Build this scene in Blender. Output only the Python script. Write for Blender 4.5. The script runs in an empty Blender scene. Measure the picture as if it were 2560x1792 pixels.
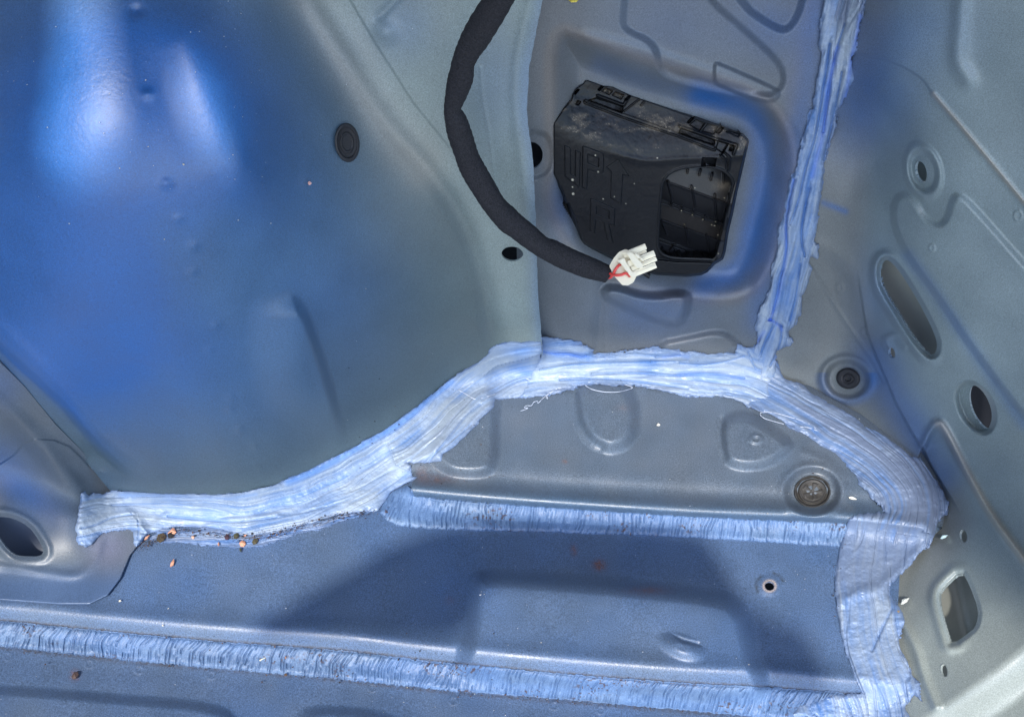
import bpy, bmesh, math, random
import numpy as np
random.seed(7)
R = math.radians
S = bpy.context.scene
COL = S.collection

# ------------------------------------------------------------------ camera
W0, H0, F0 = 2560.0, 1792.0, 2217.0          # photograph pixels and focal length in them
CAM = np.array([0.0, -0.42, 0.47])
cam_d = bpy.data.cameras.new('camera'); cam = bpy.data.objects.new('camera', cam_d); COL.objects.link(cam)
cam.location = CAM; cam.rotation_euler = (R(45), 0, 0)
cam_d.sensor_width = 36; cam_d.lens = 36 * F0 / W0; cam_d.clip_start = 0.01; cam_d.clip_end = 200
S.camera = cam
C45 = math.sqrt(0.5)

# ------------------------------------------------------------------ light
SUN_DIR = np.array([-0.14, -0.60, 0.78]); SUN_DIR /= np.linalg.norm(SUN_DIR)   # towards the sun
wd = bpy.data.worlds.new('World'); S.world = wd; wd.use_nodes = True
nt = wd.node_tree
sky = nt.nodes.new('ShaderNodeTexSky'); sky.sky_type = 'NISHITA'; sky.sun_disc = False
sky.sun_elevation = math.asin(SUN_DIR[2]); sky.sun_rotation = math.atan2(SUN_DIR[0], SUN_DIR[1])
nt.links.new(sky.outputs[0], nt.nodes['Background'].inputs[0])
nt.nodes['Background'].inputs[1].default_value = 0.15
sun_d = bpy.data.lights.new('sun', 'SUN'); sun_d.energy = 2.0; sun_d.angle = R(1.7); sun_d.color = (1.0, 0.95, 0.88)
sun = bpy.data.objects.new('sun', sun_d); COL.objects.link(sun)
from mathutils import Vector
from mathutils.geometry import tessellate_polygon
sun.rotation_euler = Vector(SUN_DIR).to_track_quat('Z', 'Y').to_euler()
sun.location = Vector(SUN_DIR) * 3
S.view_settings.view_transform = 'Standard'; S.view_settings.look = 'None'
S.view_settings.gamma = 1; S.view_settings.use_curve_mapping = False
S.view_settings.exposure = 1.4
S.cycles.use_denoising = True
S.cycles.max_bounces = 8

# ------------------------------------------------------------------ helpers: rays, noise, outlines
def ray(u, v):
    a = (np.asarray(u, float) - W0 / 2) / F0; b = -(np.asarray(v, float) - H0 / 2) / F0
    return np.stack([a, C45 * (1 + b), C45 * (b - 1)], -1)
def pt(u, v, t):
    return CAM + ray(u, v) * np.asarray(t, float)[..., None]
def plane_t(p, n):
    """distance along the ray to a plane, as a function of the picture position"""
    p = np.array(p, float); n = np.array(n, float)
    k = n @ (p - CAM)
    return lambda u, v: k / (ray(u, v) @ n)
def lin(r, g, b):
    f = lambda c: (c / 255 / 12.92) if c / 255 <= 0.04045 else ((c / 255 + 0.055) / 1.055) ** 2.4
    return np.array([f(r), f(g), f(b)])
RT = np.random.RandomState(11).rand(256, 256)
def noise(x, y, seed=0):
    x = np.asarray(x, float) + seed * 17.31; y = np.asarray(y, float) + seed * 9.17
    xi = np.floor(x).astype(int); yi = np.floor(y).astype(int); fx = x - xi; fy = y - yi
    fx = fx * fx * (3 - 2 * fx); fy = fy * fy * (3 - 2 * fy)
    a = RT[xi & 255, yi & 255]; b = RT[(xi + 1) & 255, yi & 255]; c = RT[xi & 255, (yi + 1) & 255]; d = RT[(xi + 1) & 255, (yi + 1) & 255]
    return (a * (1 - fx) + b * fx) * (1 - fy) + (c * (1 - fx) + d * fx) * fy
def fbm(x, y, seed=0, octv=4):
    s = 0; a = 1; n = 0
    for k in range(octv):
        s = s + a * noise(x * 2 ** k, y * 2 ** k, seed + k * 3); n += a; a *= 0.55
    return s / n
def sstep(a, b, x):
    t = np.clip((x - a) / (b - a), 0, 1); return t * t * (3 - 2 * t)
def chaikin(P, it=2, closed=True):
    P = [np.array(p, float) for p in P]
    for _ in range(it):
        Q = []
        n = len(P)
        if not closed: Q.append(P[0])
        for i in range(n if closed else n - 1):
            a, b = P[i], P[(i + 1) % n]
            Q += [a * .75 + b * .25, a * .25 + b * .75]
        if not closed: Q.append(P[-1])
        P = Q
    return P
def crom(P, n=8):
    P = [np.array(p, float) for p in P]; P = [2 * P[0] - P[1]] + P + [2 * P[-1] - P[-2]]; out = []
    for i in range(1, len(P) - 2):
        for k in range(n):
            t = k / n; a, b, c, d = P[i - 1:i + 3]
            out.append(.5 * (2 * b + (c - a) * t + (2 * a - 5 * b + 4 * c - d) * t * t + (3 * b - a - 3 * c + d) * t ** 3))
    out.append(P[-2]); return out
def _window(U, V, P, pad):
    P = np.array(P)[:, :2]
    return (U > P[:, 0].min() - pad) & (U < P[:, 0].max() + pad) & (V > P[:, 1].min() - pad) & (V < P[:, 1].max() + pad)
def dline(U, V, P, pad=1e9, far=1e3):
    """(distance, arc length, signed side offset) to an open line of points"""
    out = [np.full(U.shape, far), np.zeros(U.shape), np.full(U.shape, far)]
    m = _window(U, V, P, pad) if pad < 1e8 else np.ones(U.shape, bool)
    u = U[m]; v = V[m]
    if u.size == 0: return out
    best = np.full(u.shape, 1e18); bs = np.zeros(u.shape); bd = np.zeros(u.shape); acc = 0
    for a, b in zip(P[:-1], P[1:]):
        dx, dy = b[0] - a[0], b[1] - a[1]; L = math.hypot(dx, dy)
        if L < 1e-6: continue
        dx /= L; dy /= L
        s = (u - a[0]) * dx + (v - a[1]) * dy; c = np.clip(s, 0, L)
        q = (u - a[0] - c * dx) ** 2 + (v - a[1] - c * dy) ** 2
        k = q < best
        best[k] = q[k]; bs[k] = acc + c[k]; bd[k] = ((v - a[1]) * dx - (u - a[0]) * dy)[k]
        acc += L
    out[0][m] = np.sqrt(best); out[1][m] = bs; out[2][m] = np.sign(bd) * np.sqrt(best)
    return out
def inside(U, V, P, pad=1e9, far=-1e3):
    """signed distance to a closed outline, positive inside"""
    out = np.full(U.shape, float(far))
    m = _window(U, V, P, pad) if pad < 1e8 else np.ones(U.shape, bool)
    u = U[m]; v = V[m]
    if u.size == 0: return out
    Q = list(P) + [P[0]]
    best = np.full(u.shape, 1e18); odd = np.zeros(u.shape, bool)
    for a, b in zip(Q[:-1], Q[1:]):
        dx, dy = b[0] - a[0], b[1] - a[1]; L2 = dx * dx + dy * dy
        if L2 < 1e-9: continue
        s = np.clip(((u - a[0]) * dx + (v - a[1]) * dy) / L2, 0, 1)
        best = np.minimum(best, (u - a[0] - s * dx) ** 2 + (v - a[1] - s * dy) ** 2)
        c = (a[1] > v) != (b[1] > v)
        if dy != 0: odd ^= c & (u < dx * (v - a[1]) / dy + a[0])
    out[m] = np.sqrt(best) * np.where(odd, 1, -1)
    return out
def ell(U, V, cx, cy, rx, ry, ang=0):
    c, s = math.cos(R(ang)), math.sin(R(ang)); x = (U - cx) * c + (V - cy) * s; y = -(U - cx) * s + (V - cy) * c
    return (1 - np.sqrt((x / rx) ** 2 + (y / ry) ** 2)) * min(rx, ry)
def bump(U, V, P, h, w, soft=True, rnd=2):
    """raised (h>0) or sunk plateau with a slope w pixels wide"""
    P = chaikin(P, rnd) if rnd else P
    return h * sstep(-w / 2, w / 2, inside(U, V, P, pad=w))
def ridge(U, V, P, h, s, sm=True):
    P = crom(P, 5) if sm and len(P) > 2 else P
    d = dline(U, V, P, pad=4 * s)[0]
    return h * np.exp(-(d / s) ** 2)
def blob(U, V, cx, cy, rx, ry, ang=0):
    c, s = math.cos(R(ang)), math.sin(R(ang)); x = (U - cx) * c + (V - cy) * s; y = -(U - cx) * s + (V - cy) * c
    return np.exp(-(x / rx) ** 2 - (y / ry) ** 2)
def tps(pts):
    """smooth sheet through (u, v, t) points; interpolates 1/t so a flat sheet stays flat"""
    P = np.array(pts, float); X = P[:, :2] / 1000; w = 1 / P[:, 2]; n = len(P)
    def K(A, B):
        r2 = ((A[:, None] - B[None]) ** 2).sum(-1); return .5 * r2 * np.log(r2 + 1e-12)
    A = np.zeros((n + 3, n + 3)); A[:n, :n] = K(X, X) + np.eye(n) * 1e-4; A[:n, n] = 1; A[:n, n + 1:] = X; A[n, :n] = 1; A[n + 1:, :n] = X.T
    c = np.linalg.solve(A, np.concatenate([w, np.zeros(3)]))
    def f(U, V):
        sh = np.shape(U); q = np.stack([np.ravel(U), np.ravel(V)], -1) / 1000; o = c[n] + q @ c[n + 1:]
        for i in range(n):
            r2 = ((q - X[i]) ** 2).sum(-1); o = o + c[i] * .5 * r2 * np.log(r2 + 1e-12)
        return (1 / o).reshape(sh)
    return f
def blur(A, s):
    n = int(3 * s); k = np.exp(-.5 * (np.arange(-n, n + 1) / s) ** 2); k /= k.sum()
    for ax in (0, 1):
        P = np.pad(A, [(n, n) if i == ax else (0, 0) for i in (0, 1)], 'edge'); o = np.zeros_like(A)
        for i, w in enumerate(k):
            o += w * (P[i:i + A.shape[0], :] if ax == 0 else P[:, i:i + A.shape[1]])
        A = o
    return A

# ------------------------------------------------------------------ helpers: objects
def tag(o, label=None, cat=None, group=None, kind=None):
    if label: o['label'] = label
    if cat: o['category'] = cat
    if group: o['group'] = group
    if kind: o['kind'] = kind
    return o
def link(name, me, mat=None, parent=None):
    o = bpy.data.objects.new(name, me); COL.objects.link(o)
    if mat is not None: me.materials.append(mat)
    if parent is not None: o.parent = parent
    return o
def empty(name, loc=(0, 0, 0)):
    o = bpy.data.objects.new(name, None); COL.objects.link(o); o.location = loc; o.empty_display_size = .02
    return o
def raw_mesh(name, V, Q, col=None, smooth=True):
    me = bpy.data.meshes.new(name); V = np.asarray(V, np.float32); Q = np.asarray(Q, np.int32)
    me.vertices.add(len(V)); me.vertices.foreach_set('co', V.ravel())
    k = Q.shape[1]
    me.loops.add(Q.size); me.loops.foreach_set('vertex_index', Q.ravel())
    me.polygons.add(len(Q)); me.polygons.foreach_set('loop_start', np.arange(0, Q.size, k, dtype=np.int32))
    me.polygons.foreach_set('use_smooth', np.full(len(Q), smooth))
    if col is not None:
        a = me.color_attributes.new('paint', 'FLOAT_COLOR', 'POINT')
        c = np.ones((len(V), 4), np.float32); c[:, :3] = col; a.data.foreach_set('color', c.ravel())
    me.update(calc_edges=True); me.validate(); return me
def normals(P):
    du = np.gradient(P, axis=1); dv = np.gradient(P, axis=0); n = np.cross(dv, du)   # v runs down the picture
    n /= np.linalg.norm(n, axis=-1, keepdims=True) + 1e-12
    return n
def sheet(name, U, V, T, phi, col, mat, parent, th=0.0012):
    """a pressed sheet: grid points kept where phi>0, the rim snapped onto the outline and given its thickness"""
    g = U[0, 1] - U[0, 0]
    gy, gx = np.gradient(phi, g); gn = np.hypot(gx, gy) + 1e-9
    snap = (phi < 0) & (phi > -1.05 * g)
    q = np.where(snap, phi / np.maximum(gn, .3), 0); q = np.clip(q, -1.2 * g, 0)
    Us = U - q * gx / gn; Vs = V - q * gy / gn
    keep = (phi >= 0) | snap
    Fc = keep[:-1, :-1] & keep[1:, :-1] & keep[:-1, 1:] & keep[1:, 1:]
    Fc &= ((phi[:-1, :-1] >= 0).astype(int) + (phi[1:, :-1] >= 0) + (phi[:-1, 1:] >= 0) + (phi[1:, 1:] >= 0)) >= 1
    P = pt(Us, Vs, T); N = normals(pt(U, V, T))
    view = CAM - P; flip = np.sign((N * view).sum(-1, keepdims=True)); N = N * flip
    idx = np.arange(U.size).reshape(U.shape)
    q4 = np.stack([idx[:-1, :-1], idx[1:, :-1], idx[1:, 1:], idx[:-1, 1:]], -1)[Fc]
    ed = []
    Fp = np.pad(Fc, 1)
    up = Fc & ~Fp[:-2, 1:-1]; ed.append(np.stack([idx[:-1, 1:], idx[:-1, :-1]], -1)[up])
    dn = Fc & ~Fp[2:, 1:-1]; ed.append(np.stack([idx[1:, :-1], idx[1:, 1:]], -1)[dn])
    lf = Fc & ~Fp[1:-1, :-2]; ed.append(np.stack([idx[:-1, :-1], idx[1:, :-1]], -1)[lf])
    rt = Fc & ~Fp[1:-1, 2:]; ed.append(np.stack([idx[1:, 1:], idx[:-1, 1:]], -1)[rt])
    ed = np.concatenate(ed)
    used = np.unique(q4); mp = np.full(U.size, -1); mp[used] = np.arange(len(used))
    Pf = P.reshape(-1, 3); Cf = np.broadcast_to(col, U.shape + (3,)).reshape(-1, 3); Nf = N.reshape(-1, 3)
    verts = [Pf[used]]; cols = [Cf[used]]; quads = [mp[q4]]
    if th > 0 and len(ed):
        eb = np.unique(ed); mb = np.full(U.size, -1); mb[eb] = np.arange(len(eb)); n0 = len(used)
        verts += [Pf[eb], Pf[eb] - Nf[eb] * th]; cols += [Cf[eb], Cf[eb]]
        a = mb[ed[:, 0]] + n0; b = mb[ed[:, 1]] + n0; m = len(eb)
        quads.append(np.stack([b, a, a + m, b + m], -1))
    me = raw_mesh(name, np.concatenate(verts), np.concatenate(quads), np.concatenate(cols))
    return link(name, me, mat, parent)
def mesh_from_bm(bm, name):
    me = bpy.data.meshes.new(name); bm.normal_update(); bm.to_mesh(me); bm.free(); return me

# ------------------------------------------------------------------ materials
def nodes(name):
    m = bpy.data.materials.new(name); m.use_nodes = True; n = m.node_tree; return m, n, n.nodes['Principled BSDF']
def paint_mat(name, rough=.38, grain=.10, gscale=2600, bstr=.06, attr=True, base=(.2, .2, .2), spec=.5, coat=0., metal=0., fine=1., speck=.0, rvar=.08):
    m, n, b = nodes(name); L = n.links
    tc = n.nodes.new('ShaderNodeTexCoord')
    n1 = n.nodes.new('ShaderNodeTexNoise'); n1.inputs['Scale'].default_value = gscale; n1.inputs['Detail'].default_value = 3; n1.inputs['Roughness'].default_value = .7
    L.new(tc.outputs['Object'], n1.inputs['Vector'])
    mr = n.nodes.new('ShaderNodeMapRange'); mr.inputs['From Min'].default_value = .3; mr.inputs['From Max'].default_value = .7
    mr.inputs['To Min'].default_value = 1 - grain * 2; mr.inputs['To Max'].default_value = 1 + grain * 2
    L.new(n1.outputs['Fac'], mr.inputs['Value'])
    n2 = n.nodes.new('ShaderNodeTexNoise'); n2.inputs['Scale'].default_value = 38; n2.inputs['Detail'].default_value = 5
    L.new(tc.outputs['Object'], n2.inputs['Vector'])
    mr2 = n.nodes.new('ShaderNodeMapRange'); mr2.inputs['From Min'].default_value = .3; mr2.inputs['From Max'].default_value = .7
    mr2.inputs['To Min'].default_value = .92; mr2.inputs['To Max'].default_value = 1.08
    L.new(n2.outputs['Fac'], mr2.inputs['Value'])
    mu = n.nodes.new('ShaderNodeMath'); mu.operation = 'MULTIPLY'; L.new(mr.outputs[0], mu.inputs[0]); L.new(mr2.outputs[0], mu.inputs[1])
    vm = n.nodes.new('ShaderNodeVectorMath'); vm.operation = 'SCALE'
    if attr:
        at = n.nodes.new('ShaderNodeAttribute'); at.attribute_name = 'paint'; L.new(at.outputs['Color'], vm.inputs[0])
    else: vm.inputs[0].default_value = base[:3]
    L.new(mu.outputs[0], vm.inputs['Scale'])
    L.new(vm.outputs[0], b.inputs['Base Color'])
    mr3 = n.nodes.new('ShaderNodeMapRange'); mr3.inputs['From Min'].default_value = .3; mr3.inputs['From Max'].default_value = .7
    mr3.inputs['To Min'].default_value = rough - rvar; mr3.inputs['To Max'].default_value = rough + rvar
    L.new(n2.outputs['Fac'], mr3.inputs['Value']); L.new(mr3.outputs[0], b.inputs['Roughness'])
    b.inputs['Specular IOR Level'].default_value = spec; b.inputs['Metallic'].default_value = metal
    b.inputs['Coat Weight'].default_value = coat; b.inputs['Coat Roughness'].default_value = .34 if rough < .5 else .42
    n3 = n.nodes.new('ShaderNodeTexNoise'); n3.inputs['Scale'].default_value = 900 * fine; n3.inputs['Detail'].default_value = 4
    L.new(tc.outputs['Object'], n3.inputs['Vector'])
    bp = n.nodes.new('ShaderNodeBump'); bp.inputs['Strength'].default_value = bstr; bp.inputs['Distance'].default_value = .0006
    L.new(n3.outputs['Fac'], bp.inputs['Height']); L.new(bp.outputs[0], b.inputs['Normal'])
    return m
M = {}
M['panel'] = paint_mat('painted_sheet_metal', rough=.41, grain=.16, gscale=1700, bstr=.2, coat=.25)
M['arch'] = paint_mat('overspray_blue_paint', rough=.52, grain=.18, gscale=1700, bstr=.32, spec=.8, coat=.35, fine=.55)
M['floor'] = paint_mat('grainy_floor_paint', rough=.43, grain=.30, gscale=1500, bstr=.3, coat=.0, spec=.8)
M['seal'] = paint_mat('brushed_seam_sealant', rough=.42, grain=.06, gscale=1500, bstr=.20, rvar=.12)
M['rib'] = paint_mat('ribbed_seam_sealant', rough=.5, grain=.12, gscale=1500, bstr=.35)
M['plastic'] = paint_mat('dusty_black_plastic', rough=.38, grain=.12, gscale=1400, bstr=.12, rvar=.1, spec=.35)
M['sleeve'] = paint_mat('black_felt_tape', rough=.85, grain=.35, gscale=1500, bstr=.8, attr=False, base=(.022, .022, .026), spec=.25, fine=1.3)
M['white'] = paint_mat('white_connector_plastic', rough=.35, grain=.02, attr=False, base=(.86, .79, .60), bstr=.02)
M['red'] = paint_mat('red_wire', rough=.35, grain=.02, attr=False, base=(.75, .07, .06), bstr=.02)
M['rubber'] = paint_mat('black_rubber', rough=.5, grain=.15, attr=False, base=(.022, .022, .026), bstr=.1)
M['dusty'] = paint_mat('dusty_grey_rubber', rough=.6, grain=.25, attr=False, base=(.048, .046, .044), bstr=.3)
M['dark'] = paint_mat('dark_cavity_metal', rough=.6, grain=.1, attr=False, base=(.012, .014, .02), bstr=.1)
M['cavity'] = paint_mat('inner_skin_metal', rough=.45, grain=.05, attr=False, base=(.30, .31, .28), bstr=.05)
M['bits'] = paint_mat('debris', rough=.7, grain=.2, gscale=3000, bstr=.3)

# ------------------------------------------------------------------ body: base sheets
BODY = empty('car_body', (0, 0, 0))
tag(BODY, 'bare pressed car boot corner in grey and blue paint with brushed sealant over its seams', 'car body')
G = 2.5
uu = np.arange(-240, 2800.1, G); vv = np.arange(-190, 1990.1, G)
U, V = np.meshgrid(uu, vv)
fl1 = plane_t((0, 0, 0), (0.0, 0, 1)); fl2 = plane_t((0, 0, -.010), (0.012, 0, 1)); fl3 = plane_t((0, 0, -.020), (0.012, 0, 1))
wall = plane_t((0, .03, 0), (.02, -1, .06)); flange = plane_t((0, .004, 0), (.0, -1, .03))
GREY = np.array([.165, .183, .185]); GREEN = np.array([.20, .25, .235]); BLUE = np.array([.003, .086, .31]); FLOORC = np.array([.085, .12, .19]); WARM = np.array([.17, .155, .13])
def mixc(a, b, f): return a * (1 - f[..., None]) + b * f[..., None]
def along(t, h, U, V, n):
    """shift a sheet by h metres along its own normal n, keeping each point on its ray"""
    n = np.array(n, float); n /= np.linalg.norm(n)
    return t - h / np.maximum(np.abs(ray(U, V) @ n), .25)

def paint_noise(sc, s): return fbm(U / sc, V / sc, s, 4)

# outlines shared between sheets (photo pixel positions on the sheets)
EDGE = [(1375, -200), (1357, 0), (1344, 60), (1337, 100), (1323, 168), (1317, 280), (1322, 330), (1326, 347), (1334, 414), (1340, 560), (1345, 728), (1354, 845), (1356, 900)]
TOPARC = [(204, 1232), (280, 1229), (441, 1236), (528, 1239), (594, 1234), (680, 1216), (780, 1171), (850, 1138), (962, 1077), (1074, 993), (1186, 914), (1238, 870), (1354, 858)]
CREASE = [(640, -200), (769, 0), (847, 123), (925, 245), (981, 323), (1059, 413), (1126, 502), (1171, 591), (1204, 691), (1225, 800), (1240, 870)]
LSEAM = [(-260, 650), (-120, 800), (0, 920), (62, 982), (140, 1077), (202, 1138), (280, 1228), (330, 1290)]

# --- wheel arch with its flange
pts = []
for (u, v) in [(300, 1232), (441, 1260), (600, 1262), (760, 1205), (900, 1140), (1040, 1050), (1150, 965)]:
    pts.append((u, v, float(fl1(u, v)) ))
for (u, v) in CREASE[1:-1] + [(1100, 100), (1300, 100), (1330, 500), (1345, 800), (1100, -150), (1360, -150)]:
    pts.append((u, v, float(flange(u, v))))
ry = lambda u, v: ray(u, v)[..., 1]
for (u, v, y) in [(190, -150, -.012), (190, 0, -.036), (190, 150, -.058), (190, 300, -.078), (200, 450, -.090), (220, 620, -.094), (250, 800, -.094), (280, 1000, -.087), (0, 0, -.022), (0, 200, -.050), (0, 400, -.074), (-10, 620, -.078), (-150, 100, -.02), (-200, 500, -.05),
                  (380, -150, -.010), (380, 0, -.034), (380, 200, -.062), (390, 400, -.083), (540, 0, -.026), (550, 150, -.045), (570, 300, -.062), (590, 430, -.073), (700, 200, -.026), (740, 400, -.036), (660, -150, -.002), (480, 650, -.086), (680, 620, -.060), (860, 560, -.022),
                  (900, 750, -.026), (960, 950, -.016), (700, 900, -.060), (450, 950, -.086), (80, 950, -.090), (-200, 800, -.062), (180, 1120, -.082)]:
    pts.append((u, v, (y + .42) / float(ry(u, v))))
arch_f = tps(pts)
Ta = arch_f(U, V)
n_arch = (0.1, -1, .2)
ha = ridge(U, V, CREASE, .0024, 25)
ha += ridge(U, V, [(470, 100), (520, 210), (575, 330), (620, 440)], .0045, 78)
ha += bump(U, V, [(875, -260), (875, 0), (937, 106), (1035, 260), (1130, 375), (1190, 445), (1320, 560), (1420, 560), (1420, -260)], .0009, 5, rnd=0)       # overlapped sheet
ha += ridge(U, V, [(1352, -200), (1325, 0), (1305, 90), (1293, 170), (1290, 260), (1302, 380), (1318, 520), (1330, 700), (1338, 850)], .0012, 16)
ha += ridge(U, V, [(950, 40), (1010, -20), (1060, -80)], -.0014, 12)
ha += .0030 * blob(U, V, 965, 82, 30, 26, 30)
ha += ridge(U, V, [(1201, 170), (1207, 250), (1222, 330), (1232, 420), (1245, 520)], .0004, 5)
# teardrop swage, steep on its right
dR = dline(U, V, crom([(735, 690), (752, 742), (806, 880), (858, 1062), (862, 1110)]), pad=160)[2]
dL = dline(U, V, crom([(735, 690), (700, 800), (712, 950), (770, 1110)]), pad=220, far=-1e3)[2]
m1 = sstep(-8, 26, dR); m2 = sstep(-90, 60, -dL)
ha += .0085 * np.where((np.abs(dR) < 500), m1, 0) * np.where(np.abs(dL) < 500, m2, 0) * sstep(715, 800, V) * (1 - sstep(960, 1130, V))
# lower left channel
chn = dline(U, V, crom([(-260, 560), (-100, 760), (0, 850), (56, 905), (168, 1012), (252, 1112), (330, 1180), (352, 1205)]), pad=1e9)
lo = sstep(-4, 22, chn[2]) * (1 - sstep(1130, 1215, V))
ha += -.0062 * lo + .0014 * np.exp(-((chn[2] + 20) / 22) ** 2) * (1 - sstep(1130, 1215, V))
for (x, y, r, k) in [(341, 28, 22, -.0022), (370, 235, 17, .0014), (417, 459, 18, .0012), (445, 549, 17, .0009), (484, 616, 17, .0011), (481, 680, 14, .0007), (540, 815, 15, .0007), (523, 876, 14, .0005),
                     (577, 993, 13, .0006), (574, 1024, 13, .0006), (599, 1074, 13, .0006), (638, 1116, 13, .0006), (650, 1172, 12, .0004), (210, 1094, 12, .0008), (84, 1054, 11, .0007), (255, 1180, 10, .0005), (31, 993, 11, .0005),
                     (972, 232, 13, .0004), (965, 330, 10, .0003), (1100, 480, 12, .0003)]:
    ha += k * .75 * blob(U, V, x, y, r * .9, r * .75)
ha += .0004 * (fbm(U / 260, V / 260, 5, 2) - .5) + .00006 * (fbm(U / 20, V / 20, 6, 3) - .5)
Ta = along(Ta, ha * 1.35, U, V, n_arch)
am = 1.00 * blob(U, V, 120, 700, 330, 330) + .95 * blob(U, V, 330, 230, 330, 300) + .35 * blob(U, V, -50, 200, 300, 500) + .55 * blob(U, V, 600, 430, 200, 330, -25) + .46 * blob(U, V, 470, 900, 340, 230) + .25 * blob(U, V, 820, 700, 200, 250) + .6 * blob(U, V, 20, 880, 100, 120, 0) + .7 * lo * blob(U, V, 60, 900, 100, 200) * 0
am += .25 * ridge(U, V, EDGE, 1, 22) + .25 * blob(U, V, 1010, 60, 90, 90) + .22 * blob(U, V, 1240, 200, 90, 160)
am += .35 * blob(U, V, 140, 830, 230, 260); am *= (1 - .7 * lo); am += .5 * np.exp(-((chn[2] - 6) / 16) ** 2) * (1 - sstep(950, 1180, V)); am *= .86 + .34 * (paint_noise(160, 3)); am = np.clip(am, 0, .98)
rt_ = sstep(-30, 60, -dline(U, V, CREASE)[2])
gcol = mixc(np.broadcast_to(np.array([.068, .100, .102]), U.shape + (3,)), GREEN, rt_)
gcol = mixc(gcol, np.array([.33, .32, .27]), .55 * ridge(U, V, CREASE[:6], 1, 60))  # pale strip along the crease, its highlight put into the colour
gcol = mixc(gcol, np.array([.085, .165, .21]), .75 * np.clip(blob(U, V, 640, 640, 260, 260) + .6 * blob(U, V, 450, 950, 260, 140), 0, 1))  # pale teal sky reflection put into the arch colour
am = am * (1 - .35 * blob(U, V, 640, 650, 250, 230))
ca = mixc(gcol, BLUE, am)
# outline of the arch sheet
arch_poly = [(-260, -200)] + EDGE[:-1] + [(1356, 885), (1300, 900), (1240, 915)] + [(1180, 960), (1074, 1035), (962, 1110), (850, 1170), (760, 1215), (680, 1250), (594, 1270), (441, 1270), (300, 1262)] + [(280, 1232), (202, 1138), (140, 1077), (62, 982), (0, 920), (-260, 690)]
phi_a = inside(U, V, arch_poly)
nick = .9 * (noise(U / 3, V / 14, 4) - .5)
phi_a = phi_a + nick * np.exp(-(dline(U, V, EDGE)[0] / 12) ** 2) * 2
hole = ell(U, V, 1281, 635, 27, 18, 4)
phi_a = np.minimum(phi_a, -hole)
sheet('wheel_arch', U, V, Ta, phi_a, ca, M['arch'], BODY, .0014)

# --- quarter wall
Tw = wall(U, V); nw = (.02, -1, .06)
REC = [(1376, 60), (1376, 300), (1378, 420), (1368, 480), (1385, 545), (1440, 640), (1520, 690), (1640, 735), (1745, 745), (1830, 752), (1890, 725), (1925, 660), (1955, 560), (1985, 430), (1975, 330), (1925, 250), (1850, 215), (1710, 180), (1580, 140), (1480, 100)]
VENT = [(1381, 437), (1402, 475), (1414, 507), (1433, 556), (1455, 604), (1461, 612), (1527, 645), (1600, 675), (1640, 686), (1716, 691), (1753, 687), (1768, 680), (1787, 660), (1807, 648), (1813, 630), (1820, 583), (1831, 536), (1843, 478), (1861, 400), (1871, 356), (1869, 347), (1858, 336), (1809, 318), (1736, 291), (1660, 264), (1575, 235), (1532, 214), (1509, 212), (1470, 198), (1461, 199), (1456, 207), (1438, 219), (1430, 232), (1426, 249), (1408, 268), (1382, 307), (1381, 314)]
rec = inside(U, V, chaikin(REC, 3))
hw = -.0125 * sstep(-6, 78, rec)
hw += ridge(U, V, [(1470, 96), (1600, 128), (1760, 180), (1880, 225), (1960, 300), (1992, 400), (1975, 520), (1940, 640), (1900, 715)], .0012, 18)
hw += bump(U, V, [(1598, -240), (1553, 48), (1565, 78), (1632, 104), (1645, 150), (1660, 190), (1800, 225), (1935, 245), (1962, 205), (1950, 155), (1846, 62), (1760, -10), (1640, -240)], -.0034, 24)
hw += bump(U, V, [(1786, 158), (1786, 205), (1800, 216), (1920, 262), (1952, 235), (1940, 222), (1800, 160)], .0026, 14, rnd=2)
hw += bump(U, V, [(1780, -240), (1834, 0), (1946, 78), (1980, 70), (2010, 0), (2050, -240)], -.0048, 28)
hw += bump(U, V, [(1500, 735), (1528, 712), (1620, 745), (1715, 730), (1722, 760), (1700, 812), (1640, 800), (1560, 765)], .0075, 30)
hw += ridge(U, V, [(1512, 700), (1503, 760), (1497, 830), (1497, 880)], -.0013, 14)
hw += bump(U, V, [(1640, 860), (1720, 845), (1800, 828), (1835, 850), (1850, 870), (1800, 900), (1700, 900)], .004, 26)
hw += -.004 * blob(U, V, 1395, 560, 40, 60, -30)
hw += bump(U, V, [(1300, 330), (1370, 330), (1385, 390), (1370, 440), (1300, 450)], -.002, 18)
hw += .00006 * (fbm(U / 20, V / 20, 16, 3) - .5)
Tw = along(Tw, hw * 1.25, U, V, nw)
aw = .55 * ridge(U, V, [(1750, 235), (1860, 270), (1905, 340), (1905, 450), (1885, 560), (1850, 670), (1760, 715)], 1, 34) + .25 * blob(U, V, 1930, 60, 90, 90) + .16 * ridge(U, V, [(1500, 165), (1650, 215), (1800, 262)], 1, 26) + .35 * ridge(U, V, [(2040, 0), (2000, 300), (1920, 650), (1900, 800)], 1, 40) + .30 * blob(U, V, 1640, 780, 120, 60) + .16 * blob(U, V, 1700, 60, 200, 100) + .3 * blob(U, V, 1410, 520, 40, 80)
aw = np.clip(aw * (.7 + .6 * paint_noise(90, 8)), 0, .9) + .06
wc = mixc(np.broadcast_to(GREY * .78, U.shape + (3,)), WARM * .9, np.clip(.8 * sstep(-28, -2, rec) * (1 - sstep(0, 26, rec)) + .45 * blob(U, V, 1380, 150, 80, 250) + .5 * ridge(U, V, [(2030, 0), (1990, 200), (1950, 450), (1890, 700)], 1, 26) + .3 * blob(U, V, 1600, 870, 250, 30), 0, 1))
wc = mixc(wc, BLUE * 1.1, aw)
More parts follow.
